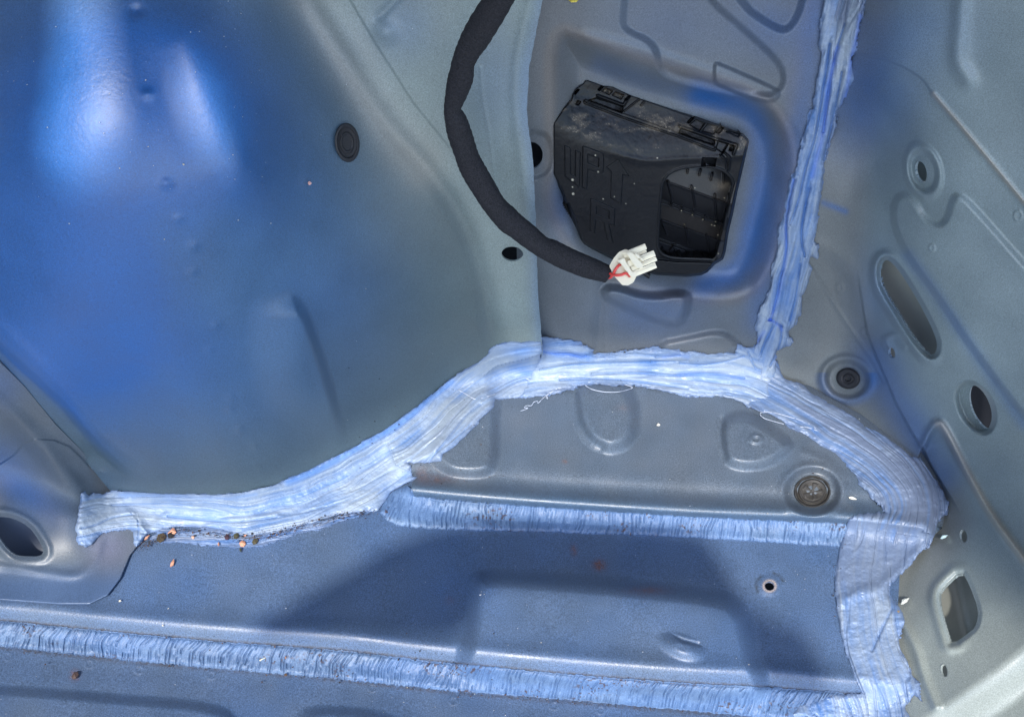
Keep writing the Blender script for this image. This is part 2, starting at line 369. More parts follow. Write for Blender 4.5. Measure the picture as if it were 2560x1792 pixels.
wall_poly = [(1270, -190), (2150, -190), (2120, 0), (2060, 250), (1995, 560), (1940, 800), (1915, 925), (1750, 940), (1500, 935), (1300, 925)]
phi_w = inside(U, V, wall_poly)
phi_w = np.minimum(phi_w, -ell(U, V, 1329, 389, 28, 33))
vo = inside(U, V, [(x, y) for x, y in VENT])
phi_w = np.minimum(phi_w, -(vo - 3))
sheet('quarter_panel', U, V, Tw, phi_w, wc, M['panel'], BODY, .0014)

# --- rear corner: turns from the wall towards the camera
pts = []
for (u, v) in [(2130, -100), (2085, 150), (2020, 420), (1960, 700), (1930, 850)]: pts.append((u, v, float(wall(u, v)) + .001))
rp = plane_t(pt(2330, 1130, np.float64(.585)), (-.75, -.66, -.10))
for (u, v) in [(2250, -100), (2250, 150), (2300, 400), (2300, 640), (2310, 860), (2330, 1060), (2450, 150), (2450, 600), (2450, 950), (2560, -100), (2560, 400), (2560, 800), (2750, 0), (2750, 450), (2750, 850)]: pts.append((u, v, float(rp(u, v))))
for (u, v, t) in [(2090, 980, .636), (2200, 1060, .615), (2300, 1140, .594), (2090, 700, .593), (2160, 830, .606), (2190, 400, .518), (2450, 1150, .540), (2560, 1100, .508), (2750, 1150, .455),
                  (2350, 1300, .560), (2290, 1450, .540), (2280, 1600, .512), (2310, 1750, .486), (2330, 1950, .455), (2450, 1300, .522), (2560, 1300, .490), (2450, 1500, .490), (2560, 1600, .452), (2450, 1750, .458), (2750, 1500, .420), (2700, 1850, .405)]:
    pts.append((u, v, t))
rear_f = tps(pts); Tr = rear_f(U, V); nr = (-.75, -.6, .15)
CE = crom([(2143, 640), (2150, 700), (2162, 780), (2175, 840), (2200, 905), (2230, 975), (2247, 1015), (2293, 1096), (2312, 1122), (2330, 1160), (2390, 1260), (2420, 1330)])
dC = dline(U, V, CE)[2]
hr = .0035 * sstep(-6, 0, -dC) * sstep(650, 860, V) * (1 - sstep(1180, 1300, V))
SEAM = crom([(2110, 133), (2137, 132), (2204, 148), (2260, 168), (2310, 202), (2333, 235), (2428, 347), (2560, 507), (2780, 780)])
hr += .0013 * sstep(-4, 2, -dline(U, V, SEAM)[2]) * (U > 2060)
hr += ridge(U, V, [(2333, 235), (2428, 347), (2560, 507), (2780, 780)], .0010, 7)
hr += bump(U, V, [(2232, 560), (2235, 500), (2262, 482), (2290, 505), (2312, 548), (2345, 566), (2368, 550), (2380, 500), (2396, 484), (2430, 512), (2560, 660), (2780, 900), (2780, 1250), (2600, 1090), (2450, 900), (2330, 720), (2268, 640)], .0030, 24)
hr += .0018 * sstep(-5, 8, ell(U, V, 2308, 428, 48, 74, -14)) * (1 - 2 * sstep(8, 22, ell(U, V, 2308, 428, 48, 74, -14)))
PILL = [(2201, 689), (2204, 661), (2215, 648), (2232, 658), (2260, 694), (2310, 778), (2341, 845), (2343, 873), (2333, 889), (2316, 882), (2282, 840), (2237, 767), (2207, 717)]
pill = inside(U, V, chaikin(PILL, 2)); hr += .0035 * np.exp(-((pill + 14) / 11) ** 2) * (1 - sstep(2235, 2330, U + .35 * (V - 760) * -1)) - .004 * sstep(-14, 0, pill)
RH = [(x / 3.214 + 2060, y / 3.214 + 900) for x, y in [(1195, 192), (1165, 270), (1170, 350), (1200, 440), (1250, 510), (1310, 565), (1345, 500), (1350, 420), (1320, 320), (1260, 230)]]
rh = inside(U, V, chaikin(RH, 2)); RHo = [(x / 3.214 + 2060, y / 3.214 + 900) for x, y in [(1200, 175), (1110, 190), (1066, 260), (1070, 340), (1110, 450), (1170, 530), (1250, 585), (1330, 580), (1370, 500), (1370, 400), (1320, 280)]]
hr += bump(U, V, RHo, -.007, 16)
SQ = [(2403, 1427), (2422, 1457), (2447, 1525), (2442, 1558), (2431, 1575), (2380, 1611), (2372, 1581), (2352, 1513), (2350, 1485), (2361, 1466)]
sq = inside(U, V, chaikin(SQ, 1)); hr += .0014 * np.exp(-((sq + 18) / 12) ** 2) * (1 - sstep(2360, 2440, U)) - .0012 * sstep(-12, 0, sq)
# folded bracket edge
RG = crom([(2309, 1112), (2325, 1078), (2343, 1058), (2362, 1074), (2418, 1180), (2480, 1289), (2560, 1398), (2780, 1700)])
dG = dline(U, V, RG)
hr += .0032 * np.exp(-(dG[0] / 10) ** 2) - .0055 * sstep(0, 12, dG[2]) * (1 - sstep(30, 330, dG[2])) * sstep(1060, 1120, V)
hr += ridge(U, V, [(2228, 880), (2215, 850), (2240, 838), (2262, 865)], .0015, 9)
hr += -.010 * sstep(0, 110, dline(U, V, crom([(2200, 1840), (2330, 1772), (2420, 1712), (2500, 1655), (2560, 1605), (2760, 1440)]))[2]) * (U > 2200)
hr += ridge(U, V, [(2238, 1520), (2285, 1610), (2310, 1690), (2340, 1765)], .0016, 12)
hr += ridge(U, V, [(2047, 616), (2085, 632), (2114, 655), (2140, 700), (2155, 780)], .0011, 22)
hr += ridge(U, V, [(2020, 660), (2060, 720), (2120, 812), (2181, 900), (2215, 960)], .0005, 5)
rg = ell(U, V, 2118, 948, 62, 54, 10); hr += .0013 * np.exp(-(rg / 9) ** 2) - .0016 * sstep(4, 18, rg)
for (x, y, r) in [(2100, 719, 12), (2162, 831, 12), (2545, 540, 14), (2330, 620, 10)]:
    e = ell(U, V, x, y, r * .8, r); hr += .0005 * sstep(-3, 2, e) - .0003 * sstep(2, 6, e)
hr += ridge(U, V, [(2420, -200), (2400, 60), (2395, 150), (2420, 200)], .0022, 22)
hr += .0008 * (fbm(U / 200, V / 200, 25, 2) - .5)
Tr = along(Tr, hr * 1.5, U, V, nr)
ar = .52 * blob(U, V, 2170, 250, 120, 140, 10) + .30 * blob(U, V, 2260, 60, 160, 110) + .45 * ridge(U, V, [(2190, 900), (2250, 1010), (2310, 1110), (2350, 1180)], 1, 55) + .45 * ridge(U, V, [(2058, 507), (2114, 529)], 1, 8) + .3 * np.exp(-((rg + 2) / 12) ** 2) * (V > 930) + .25 * blob(U, V, 2200, 760, 60, 120) + .3 * ridge(U, V, [(2270, 640), (2330, 720), (2450, 900), (2560, 1060)], 1, 16)
ar = np.clip(ar * (.75 + .5 * paint_noise(80, 28)), 0, .9)
leftside = sstep(-20, 60, -dline(U, V, crom([(2250, -200), (2170, 300), (2150, 700), (2230, 975), (2312, 1122), (2400, 1300), (2300, 1500), (2250, 1700)]))[2])
rc = mixc(np.broadcast_to(GREY * .9, U.shape + (3,)), np.array([.180, .232, .248]), leftside)
rc = mixc(rc, np.array([.245, .27, .25]), sstep(1250, 1650, V) * .8)  # paler towards the foot, sunlight on the lower panel put into the colour
rc = mixc(rc, np.array([.36, .31, .24]), .6 * ridge(U, V, [(2343, 1058), (2362, 1074), (2418, 1180), (2480, 1289), (2560, 1398)], 1, 10) + .55 * ridge(U, V, [(2333, 235), (2428, 347), (2560, 507)], 1, 6))
rc = mixc(rc, BLUE * 1.1, ar)
rear_poly = [(2010, -190), (2700, -190), (2700, 1900), (2240, 1900), (2230, 1760), (2200, 1500), (2250, 1330), (2200, 1150), (2050, 1020), (1930, 930), (1890, 870), (1900, 700), (1960, 420), (2000, 150)]
phi_r = inside(U, V, rear_poly)
for h_ in (pill, rh, sq, ell(U, V, 2302, 430, 14, 27, -12), ell(U, V, 2229, 882, 8, 14, -12), ell(U, V, 2408, 1339, 9, 16, -12), ell(U, V, 2360, 1675, 8, 16, -12)):
    phi_r = np.minimum(phi_r, -h_)
sheet('rear_corner_panel', U, V, Tr, phi_r, rc, M['panel'], BODY, .0016)

# --- gusset panel
Tg = fl1(U, V); up = (0, 0, 1)
FRONT1 = crom([(980, 1236), (1035, 1240), (1186, 1254), (1410, 1271), (1710, 1290), (1868, 1297), (2114, 1308), (2300, 1330)])
d1 = dline(U, V, FRONT1)[2]
hg = .0020 * np.exp(-((d1 + 22) / 16) ** 2) - .0035 * sstep(-12, 6, d1) - .0012 * np.exp(-((d1 + 58) / 20) ** 2)
hg += bump(U, V, [(1240, 960), (1238, 1080), (1236, 1160), (1212, 1184), (1140, 1186), (1104, 1165), (1060, 1120), (1150, 980)], .0040, 36)
hg += bump(U, V, [(1443, 960), (1440, 1040), (1466, 1096), (1505, 1120), (1545, 1120), (1580, 1095), (1590, 1050), (1580, 1000), (1560, 960)], .0062, 42)
hg += bump(U, V, [(1806, 1060), (1834, 1038), (1885, 1044), (1972, 1105), (1972, 1125), (1913, 1165), (1829, 1165), (1807, 1127)], .0050, 34)
hg += ridge(U, V, [(1438, 985), (1446, 1045), (1470, 1092), (1502, 1116)], -.0016, 12) + ridge(U, V, [(1806, 1050), (1803, 1090), (1812, 1140)], -.0010, 9)
hg += .0010 * sstep(-4, 4, ell(U, V, 1890, 1097, 17, 12)) - .0010 * sstep(4, 9, ell(U, V, 1890, 1097, 17, 12))
pr = ell(U, V, 2031, 1228, 66, 56); hg += -.003 * sstep(-10, 14, pr) + .0009 * np.exp(-((pr + 8) / 10) ** 2)
hg *= 1.8; hg += ridge(U, V, [(2010, 1130), (2070, 1155), (2110, 1190)], .0009, 10)
hg += .0003 * (fbm(U / 120, V / 120, 35, 3) - .5)
Tg = along(Tg, hg, U, V, up)
gb = np.clip(.18 + .5 * (paint_noise(110, 33) - .35) + .5 * sstep(-70, 0, d1), 0, .75)
gc = mixc(np.broadcast_to(np.array([.104, .125, .152]), U.shape + (3,)), np.array([.045, .095, .17]), gb)
ru = .35 * blob(U, V, 1080, 1200, 50, 12) + .25 * blob(U, V, 1055, 1180, 14, 14) + .15 * blob(U, V, 1560, 1020, 18, 8) + .5 * blob(U, V, 1412, 1153, 6, 5)
gc = mixc(gc, np.array([.17, .075, .04]), np.clip(ru * (.4 + 1.2 * noise(U / 5, V / 4, 3)), 0, 1))
phi_g = inside(U, V, [(1035, 1244), (1028, 1230), (1030, 1205), (1045, 1190), (990, 1160), (960, 1090), (1150, 930), (1240, 850), (1450, 850), (1900, 880), (2050, 980), (2330, 1130), (2400, 1260), (2330, 1345), (2114, 1312), (1868, 1301), (1710, 1294), (1410, 1275), (1186, 1258)])
sheet('gusset_panel', U, V, Tg, phi_g, gc, M['floor'], BODY, .006)

# --- boot floor
Tf = fl2(U, V)
FRONT2 = crom([(-260, 1536), (0, 1549), (224, 1571), (530, 1600), (850, 1623), (1074, 1650), (1410, 1682), (1710, 1705), (1924, 1716), (2148, 1737), (2500, 1760)])
d2 = dline(U, V, FRONT2)[2]
hf = .0022 * np.exp(-((d2 + 34) / 30) ** 2) - .011 * sstep(-50, 44, d2)
box = [(1210, 1440), (1190, 1460), (1184, 1560), (1165, 1625), (1150, 1680), (1400, 1720), (1900, 1760), (1905, 1700), (1875, 1640), (1862, 1560), (1845, 1520), (1800, 1492), (1500, 1462)]
hf += bump(U, V, box, .0120, 54)
hf += .0055 * sstep(-12, 18, ell(U, V, 1705, 1618, 48, 24, 20)) - .0036 * sstep(-2, 12, inside(U, V, [(1675, 1580), (1750, 1604), (1760, 1618), (1700, 1606)], pad=60))
sc = ell(U, V, 1924, 1463, 34, 30); hf += .0012 * sstep(-4, 16, sc)
hf += -.0016 * np.exp(-((inside(U, V, chaikin([(1020, 1395), (1120, 1390), (1140, 1440), (1120, 1470), (1030, 1465)], 2), pad=60)) / 16) ** 2) * 0
hf += bump(U, V, [(-240, 1722), (0, 1722), (336, 1750), (520, 1764), (600, 1800), (620, 1990), (-240, 1990)], .0045, 34)
hf += bump(U, V, [(700, 1990), (740, 1792), (800, 1772), (950, 1786), (1020, 1820), (1050, 1990)], .0045, 34)
for (x, y) in [(224, 1659), (347, 1673), (529, 1687), (931, 1718), (1133, 1751), (1385, 1763), (1502, 1774), (20, 1640), (1332, 1334), (66, 1462)]:
    e = ell(U, V, x, y, 12, 11); hf += .0003 * sstep(-3, 2, e) - .0003 * sstep(2, 5, e)
hf += .0006 * (fbm(U / 150, V / 150, 45, 3) - .5)
Tf = along(Tf, hf, U, V, up)
fb = np.clip(.45 + .7 * (paint_noise(170, 43) - .5), 0, 1)
fc = mixc(np.broadcast_to(np.array([.080, .112, .162]), U.shape + (3,)), np.array([.047, .108, .250]), fb)
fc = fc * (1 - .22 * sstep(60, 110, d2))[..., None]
fru = .2 * blob(U, V, 1125, 1500, 14, 10) + blob(U, V, 1498, 1412, 14, 12) + .6 * blob(U, V, 1435, 1375, 8, 14) + .5 * blob(U, V, 1620, 1475, 50, 10) + .8 * blob(U, V, 187, 1687, 10, 11)
fc = mixc(fc, np.array([.15, .055, .03]), np.clip(fru * (.2 + 1.2 * noise(U / 4, V / 4, 7)), 0, .9))
fc = mixc(fc, np.array([.03, .035, .04]), .7 * np.clip((ridge(U, V, [(1893, 1480), (1890, 1455), (1902, 1440)], 1, 4) + ridge(U, V, [(1935, 1432), (1950, 1440), (1958, 1452)], 1, 4)) * (.3 + noise(U / 4, V / 4, 19)), 0, 1))
dirt = np.clip(ridge(U, V, FRONT2[::4], 1, 4, False) * (.3 + noise(U / 6, V / 6, 9)) + ridge(U, V, [(0, 1618), (308, 1652), (850, 1700), (1130, 1730), (1710, 1778), (1950, 1795)], 1, 6, False) * noise(U / 5, V / 5, 12), 0, 1)
fc = mixc(fc, np.array([.045, .035, .03]), .75 * dirt)
phi_f = inside(U, V, [(-240, 1475), (150, 1465), (250, 1390), (320, 1320), (400, 1240), (620, 1245), (820, 1170), (1000, 1080), (1080, 1150), (1100, 1215), (2330, 1250), (2330, 1330), (2250, 1420), (2235, 1700), (2300, 1985), (-240, 1985)])
e_ = ell(U, V, 1924, 1464, 12, 11); fc = mixc(fc, np.array([.40, .32, .27]), .8 * np.exp(-((e_ + 2.5) / 3) ** 2)); phi_f = np.minimum(phi_f, -e_)
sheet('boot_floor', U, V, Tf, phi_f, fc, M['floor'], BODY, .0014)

# --- lower left bracket: two overlapped sheets
pts = [(u, v, float(arch_f(u, v)) + .008) for (u, v) in [(-240, 620), (0, 900), (62, 975), (140, 1070), (202, 1135), (280, 1230)]]
for (u, v) in [(-240, 1400), (0, 1418), (112, 1432), (185, 1438), (240, 1400), (262, 1345), (330, 1290), (340, 1350), (0, 1500), (150, 1508), (230, 1505), (300, 1440), (-240, 1500)]:
    pts.append((u, v, float(fl2(u, v)) - .0018))
pts += [(-200, 1100, .52), (0, 1150, .535), (100, 1200, .545), (200, 1290, .553), (0, 1280, .535), (120, 1340, .546)]
brk_f = tps(pts); Tb = brk_f(U, V); nb = (.3, -.8, .5)
hb = ridge(U, V, [(-240, 1408), (0, 1415), (112, 1431), (190, 1437), (236, 1402), (256, 1350), (290, 1318)], .0016, 12)
hb += bump(U, V, [(-260, 1180), (-60, 1100), (0, 1160), (10, 1150)], .0, 10)
HB = [(-60, 1290), (0, 1291), (34, 1295), (73, 1316), (98, 1351), (110, 1378), (100, 1390), (62, 1390), (34, 1386), (11, 1364), (-10, 1330), (-60, 1320)]
hole_b = inside(U, V, chaikin(HB, 1)); hb += .0010 * np.exp(-((hole_b + 14) / 9) ** 2) - .001 * sstep(-10, 0, hole_b)
hb += .0060 * np.exp(-(dline(U, V, [(-150, 830), (0, 1010), (110, 1120), (210, 1250)])[0] / 26) ** 2) * (1 - sstep(1180, 1290, V))
TABP = [(-240, 1240), (-100, 1190), (0, 1160), (34, 1138), (62, 1106), (84, 1098), (134, 1100), (174, 1116), (207, 1148), (290, 1240), (370, 1330), (358, 1345), (325, 1388), (302, 1444), (269, 1488), (224, 1510), (151, 1510), (0, 1499), (-240, 1490)]
tabi = inside(U, V, TABP)
hb += .0016 * sstep(-2, 2, tabi)
Tb = along(Tb, hb, U, V, nb)
ab = np.clip(.32 * blob(U, V, 0, 1150, 90, 60, 30) + .5 * blob(U, V, 70, 1235, 110, 45, 35) + .32 * sstep(1380, 1470, V) + .3 * blob(U, V, 0, 960, 60, 60), 0, .85)
bc = mixc(np.broadcast_to(np.array([.085, .105, .125]), U.shape + (3,)), BLUE, ab)
bc = mixc(bc, np.array([.17, .18, .26]), .7 * blob(U, V, 270, 1370, 60, 50))
phi_b = inside(U, V, [(-240, 600), (0, 905), (62, 967), (140, 1062), (202, 1123), (300, 1240), (372, 1330), (358, 1345), (325, 1388), (302, 1444), (269, 1488), (224, 1510), (151, 1510), (0, 1499), (-240, 1490)])
phi_b = np.minimum(phi_b, -hole_b)
sheet('side_bracket', U, V, Tb, phi_b, bc, M['panel'], BODY, .0014)

# --- composite depth of the sheets, for everything that lies on them
def lay(T, phi): return np.where(phi > -1, T, 9.)
COMP = np.minimum.reduce([lay(Ta, phi_a), lay(Tw, inside(U, V, wall_poly)), lay(Tr, inside(U, V, rear_poly)), lay(Tg, phi_g), lay(Tf, phi_f + 20), lay(Tb, phi_b)])
COMP = np.where(COMP > 5, .6, COMP)
def samp(A, u, v):
    x = (np.asarray(u, float) - uu[0]) / G; y = (np.asarray(v, float) - vv[0]) / G
    x = np.clip(x, 0, len(uu) - 1.001); y = np.clip(y, 0, len(vv) - 1.001); xi = x.astype(int); yi = y.astype(int); fx = x - xi; fy = y - yi
    return (A[yi, xi] * (1 - fx) + A[yi, xi + 1] * fx) * (1 - fy) + (A[yi + 1, xi] * (1 - fx) + A[yi + 1, xi + 1] * fx) * fy
SOFT = np.minimum(blur(COMP, 7), COMP)
SOFT = np.minimum(blur(SOFT, 2.5), SOFT + .0004)

# --- added sun blockers out of view, outlined to shape the lit and shaded areas
def shade_panel(name, outline, holes=(), D=1.0):
    L = SUN_DIR; e1 = np.cross(L, [0, 0, 1.]); e1 /= np.linalg.norm(e1); e2 = np.cross(e1, L)
    bm = bmesh.new(); vs = []; loops = []
    for poly in [outline] + list(holes):
        lp = []
        for q in chaikin([(a[0], a[1], a[2] if len(a) > 2 else float(samp(COMP, a[0], a[1]))) for a in poly], 2):
            u, v = q[0], q[1]; p = pt(u, v, np.float64(q[2])); lp.append(Vector((p @ e1, p @ e2, 0))); vs.append(bm.verts.new(e1 * (p @ e1) + e2 * (p @ e2) + L * D))
        loops.append(lp)
    for tri in tessellate_polygon(loops): bm.faces.new([vs[i] for i in tri])
    r = bmesh.ops.extrude_face_region(bm, geom=list(bm.faces))
    bmesh.ops.translate(bm, verts=[g for g in r['geom'] if isinstance(g, bmesh.types.BMVert)], vec=Vector(L * .004))
    bmesh.ops.recalc_face_normals(bm, faces=bm.faces)
    return link(name, mesh_from_bm(bm, name), M['blocker'], BODY)
M['blocker'] = paint_mat('blocker_paint', attr=False, base=(.30, .32, .33))
shade_panel('sun_blocker', [(-600, 1400, .5), (120, 1400), (215, 1330), (205, 1234), (300, 1243), (528, 1247), (680, 1224), (850, 1146), (1074, 1003), (1230, 884), (1350, 866), (1480, 882), (1700, 876), (1850, 890), (1945, 935), (2100, 1020), (2250, 1110), (2360, 1330), (2430, 1440), (2560, 1540), (2690, 1590), (3100, 1700, .33), (3100, -700, .33), (-600, -700, .38)],
            [[(90, -170), (150, -60), (130, 200), (100, 380), (150, 480), (260, 450), (310, 330), (270, 150), (262, 0), (250, -170)], [(455, 150), (500, 160), (575, 300), (612, 400), (545, 420), (490, 330), (455, 220)]])  # added blocker, holes cut to throw the bright patches on the arch
shade_panel('floor_sun_blocker', [(600, 1600), (700, 1520), (850, 1440), (1000, 1345), (1180, 1300), (1500, 1310), (1745, 1322), (1795, 1380), (1820, 1430), (1880, 1530), (1960, 1552), (2030, 1590), (2070, 1700), (2075, 1745), (1920, 1730), (1880, 1640), (1858, 1550), (1800, 1500), (1500, 1478), (1240, 1455), (1200, 1480), (1180, 1570), (1100, 1605), (850, 1585)], (), .68)  # added blocker, outlined to cast the boot floor shadow

def slab(name, lo_, hi_, mat, parent):
    bm = bmesh.new(); r = bmesh.ops.create_cube(bm, size=1)
    for v in r['verts']: v.co = Vector([(a + b) / 2 + c * (b - a) for a, b, c in zip(lo_, hi_, v.co)])
    bmesh.ops.bevel(bm, geom=list(bm.edges), offset=.004, segments=2, affect='EDGES')
    return link(name, mesh_from_bm(bm, name), mat, parent)
slab('unseen_roof', (-.80, -.38, .84), (1.1, .12, .88), M['blocker'], BODY)  # unseen roof and sides, added to make the sky light directional
slab('unseen_body_side', (-.84, -.75, -.25), (-.80, .12, .88), M['blocker'], BODY)
slab('unseen_body_side', (-.80, .075, .30), (1.1, .115, .84), M['blocker'], BODY)
gm = bmesh.new()
for x, y in ((-20, -30), (20, -30), (20, 10), (-20, 10)): gm.verts.new((x, y, -.75))
gm.faces.new(list(gm.verts)); M['drive'] = paint_mat('concrete_driveway', attr=False, base=(.27, .27, .27), rough=.85, grain=.1, gscale=60)
tag(link('ground', mesh_from_bm(gm, 'ground'), M['drive']), kind='structure')
# --- skins seen through the holes; the dark ones carry cavity shade in their colour
def backing(name, u0, u1, v0, v1, tf, off, mat, rib=None):
    a, b = np.meshgrid(np.arange(u0, u1 + 1, 8.), np.arange(v0, v1 + 1, 8.))
    T = tf(a, b) + off
    if rib is not None: T = T - rib(a, b)
    return sheet(name, a, b, T, np.full(a.shape, 99.), np.array([.2, .2, .2]), mat, BODY, 0)
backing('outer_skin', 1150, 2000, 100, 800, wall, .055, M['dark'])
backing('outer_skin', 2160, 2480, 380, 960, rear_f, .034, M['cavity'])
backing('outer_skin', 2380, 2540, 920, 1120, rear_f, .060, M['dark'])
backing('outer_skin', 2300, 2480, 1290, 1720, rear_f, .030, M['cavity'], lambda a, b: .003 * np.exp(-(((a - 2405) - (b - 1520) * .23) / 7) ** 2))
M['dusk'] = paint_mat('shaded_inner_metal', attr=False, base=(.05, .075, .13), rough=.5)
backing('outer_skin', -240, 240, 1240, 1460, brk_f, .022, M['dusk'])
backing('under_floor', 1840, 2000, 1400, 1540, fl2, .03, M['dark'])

# ------------------------------------------------------------------ sealant
WHITE = np.array([.31, .375, .46]); SBLUE = np.array([.05, .16, .42]); THIN = np.array([.13, .17, .26])
def creases(lines, depth=.0016, w=3.0):
    def f(A, B, s, o):
        h = 0
        for P in lines:
            d = dline(A, B, crom(P, 5), pad=40)[2]; h = h - depth * np.exp(-(d / w) ** 2) + depth * .55 * np.exp(-((d + 3.2 * w) / (2.4 * w)) ** 2)
        return h
    return f
def seal(name, poly, center, th, g=1.5, white=.7, rag=5., stroke=.00045, fr=6., seed=0, label=None, bluef=None, thin=None, mat=None, edge=7., extra=None, tint=None):
    P = np.array(poly, float)
    u0, v0 = P.min(0) - 14; u1, v1 = P.max(0) + 14
    u0 = max(u0, -238); v0 = max(v0, -188); u1 = min(u1, 2796); v1 = min(v1, 1986)
    A, B = np.meshgrid(np.arange(u0, u1, g), np.arange(v0, v1, g))
    phi = inside(A, B, poly)
    d, s, off = dline(A, B, crom(center, 6))
    wv = 14 * (fbm(s / 90, off / 60, seed + 2, 2) - .5)
    st = fbm(s / 190 + 3, (off + wv) / fr, seed, 3)          # strokes along the bead
    st2 = noise(s / 420 + 9, (off + wv * 1.4) / (fr * 3.2), seed + 5)
    phi = phi + rag * (noise(s / 34, off / 9, seed + 1) - .5) * 2 + rag * .5 * (noise(s / 9, off / 4, seed + 8) - .5) * 2
    T0 = samp(SOFT, A, B)
    lump = fbm(A / 55, B / 55, seed + 6, 3)
    # long folds where one pass laps over the last
    fold = (st2 * 3 + wv / 30) % 1.0
    h = th * (1 - np.exp(-np.maximum(phi, 0) / edge)) + stroke * (st - .5) * 2 + .0018 * (lump - .5) + .0008 * (fbm(A / 14, B / 10, seed + 16, 3) - .5) + .0008 * sstep(.0, .25, fold) * (1 - sstep(.85, 1., fold))
    ex = extra(A, B, s, off) if extra is not None else 0
    h = h + ex
    h = np.maximum(h, .00015)
    T = np.minimum(T0 - h / .85, samp(COMP, A, B) - .0005)
    blot = fbm(A / 34, B / 26, seed + 15, 3)
    w = np.clip(white + .95 * (st - .5) + .7 * (lump - .5) + .7 * (st2 - .5) + .3 * (blot - .5), 0, 1)
    c = mixc(np.broadcast_to(SBLUE, A.shape + (3,)), WHITE, w)
    if extra is not None: c = mixc(c, SBLUE, np.clip(-ex / .0022, 0, .75))
    if thin is not None: c = mixc(c, THIN, np.clip(thin(A, B, s, off, st), 0, 1))
    eb = np.exp(-np.maximum(phi, 0) / 5); c = mixc(c, THIN * 1.2, np.clip(.85 * eb * (.3 + 1.2 * noise(s / 12, off / 3, seed + 31)), 0, 1)); c = mixc(c, SBLUE * .8, .25 * eb)
    if tint is not None: c = mixc(c, np.array(tint[0]), np.clip(.7 * tint[1](A, B), 0, 1))
    o = sheet(name, A, B, T, phi, c, mat or M['seal'], BODY, .0012)
    if label: o['label'] = label
    return o

LEFT_UP = [(204, 1232), (213, 1227), (222, 1238), (234, 1231), (255, 1236), (280, 1228), (332, 1231), (441, 1235), (528, 1238), (594, 1233), (680, 1214), (780, 1170), (850, 1136), (962, 1075), (1018, 1036), (1074, 991), (1130, 946), (1186, 912), (1214, 890), (1224, 876), (1240, 862), (1271, 856), (1353, 855)]
LEFT_LOW = [(1352, 900), (1330, 990), (1264, 998), (1238, 996), (1236, 1016), (1208, 1040), (1175, 1078), (1141, 1112), (1108, 1134), (1102, 1154), (1074, 1156), (1018, 1156), (1026, 1163), (1030, 1190), (1042, 1193), (1010, 1212), (979, 1228), (962, 1250), (945, 1276), (906, 1279), (850, 1284), (790, 1303), (728, 1318), (680, 1331), (616, 1338), (583, 1332), (550, 1322), (507, 1316), (441, 1315), (409, 1321), (376, 1335), (354, 1352), (341, 1368), (333, 1356), (335, 1328), (319, 1323), (289, 1325), (256, 1330), (241, 1343), (228, 1360), (213, 1367), (197, 1360), (190, 1348), (194, 1334), (187, 1324), (193, 1300), (200, 1262)]
seal('seam_sealant', LEFT_UP + LEFT_LOW, [(150, 1295), (300, 1272), (450, 1280), (600, 1284), (700, 1270), (820, 1225), (940, 1160), (1060, 1075), (1160, 980), (1250, 925), (1360, 905), (1420, 905)], .0022, g=1.25, white=.84, rag=2.0, seed=1, fr=6,
     label='pale brushed sealant band sweeping from the bracket up to the arch flange', extra=creases([[(204, 1320), (240, 1312), (280, 1294), (330, 1285)], [(345, 1300), (347, 1325), (344, 1345)], [(1075, 1150), (1120, 1095), (1165, 1040), (1200, 1010)], [(280, 1262), (340, 1260), (400, 1258), (480, 1262)], [(420, 1290), (520, 1300), (600, 1304), (690, 1292)]], .0009, 2.4),
     thin=lambda A, B, s, o, st: .55 * sstep(.45, .62, st) * sstep(14, 30, o) * blob(A, B, 1130, 1040, 130, 110) + .35 * blob(A, B, 1230, 970, 80, 30) * sstep(.4, .6, st),
     tint=((.10, .27, .68), lambda A, B: .8 * ridge(A, B, [(720, 1205), (800, 1172), (900, 1118), (1000, 1058), (1070, 1002), (1130, 955)], 1, 9) + .35 * ridge(A, B, [(300, 1236), (450, 1243), (560, 1246), (640, 1236)], 1, 5) + .7 * blob(A, B, 1300, 878, 50, 16)))
seal('sealant_film', [(370, 1340), (400, 1322), (560, 1322), (640, 1330), (760, 1306), (905, 1278), (900, 1292), (800, 1322), (700, 1348), (610, 1368), (480, 1360), (400, 1354)], [(370, 1345), (480, 1345), (600, 1350), (700, 1335), (900, 1285)], .0003, g=1.25, white=.4, rag=5, seed=41, fr=3.5, stroke=.0002, thin=lambda A, B, s, o, st: .35 + .6 * sstep(.4, .6, st))
TOP = [(1356, 840), (1409, 848), (1430, 851), (1452, 858), (1470, 866), (1486, 874), (1484, 886), (1518, 887), (1550, 879), (1594, 872), (1670, 871), (1720, 878), (1768, 884), (1800, 882), (1837, 881), (1846, 862), (1865, 870), (1886, 864), (1920, 880), (1942, 919), (1920, 1000), (1872, 1014), (1826, 992), (1800, 993), (1779, 994), (1736, 992), (1692, 988), (1648, 978), (1600, 966), (1550, 962), (1500, 958), (1457, 962), (1439, 967), (1405, 981), (1361, 990), (1326, 992), (1300, 993), (1318, 950), (1350, 900)]
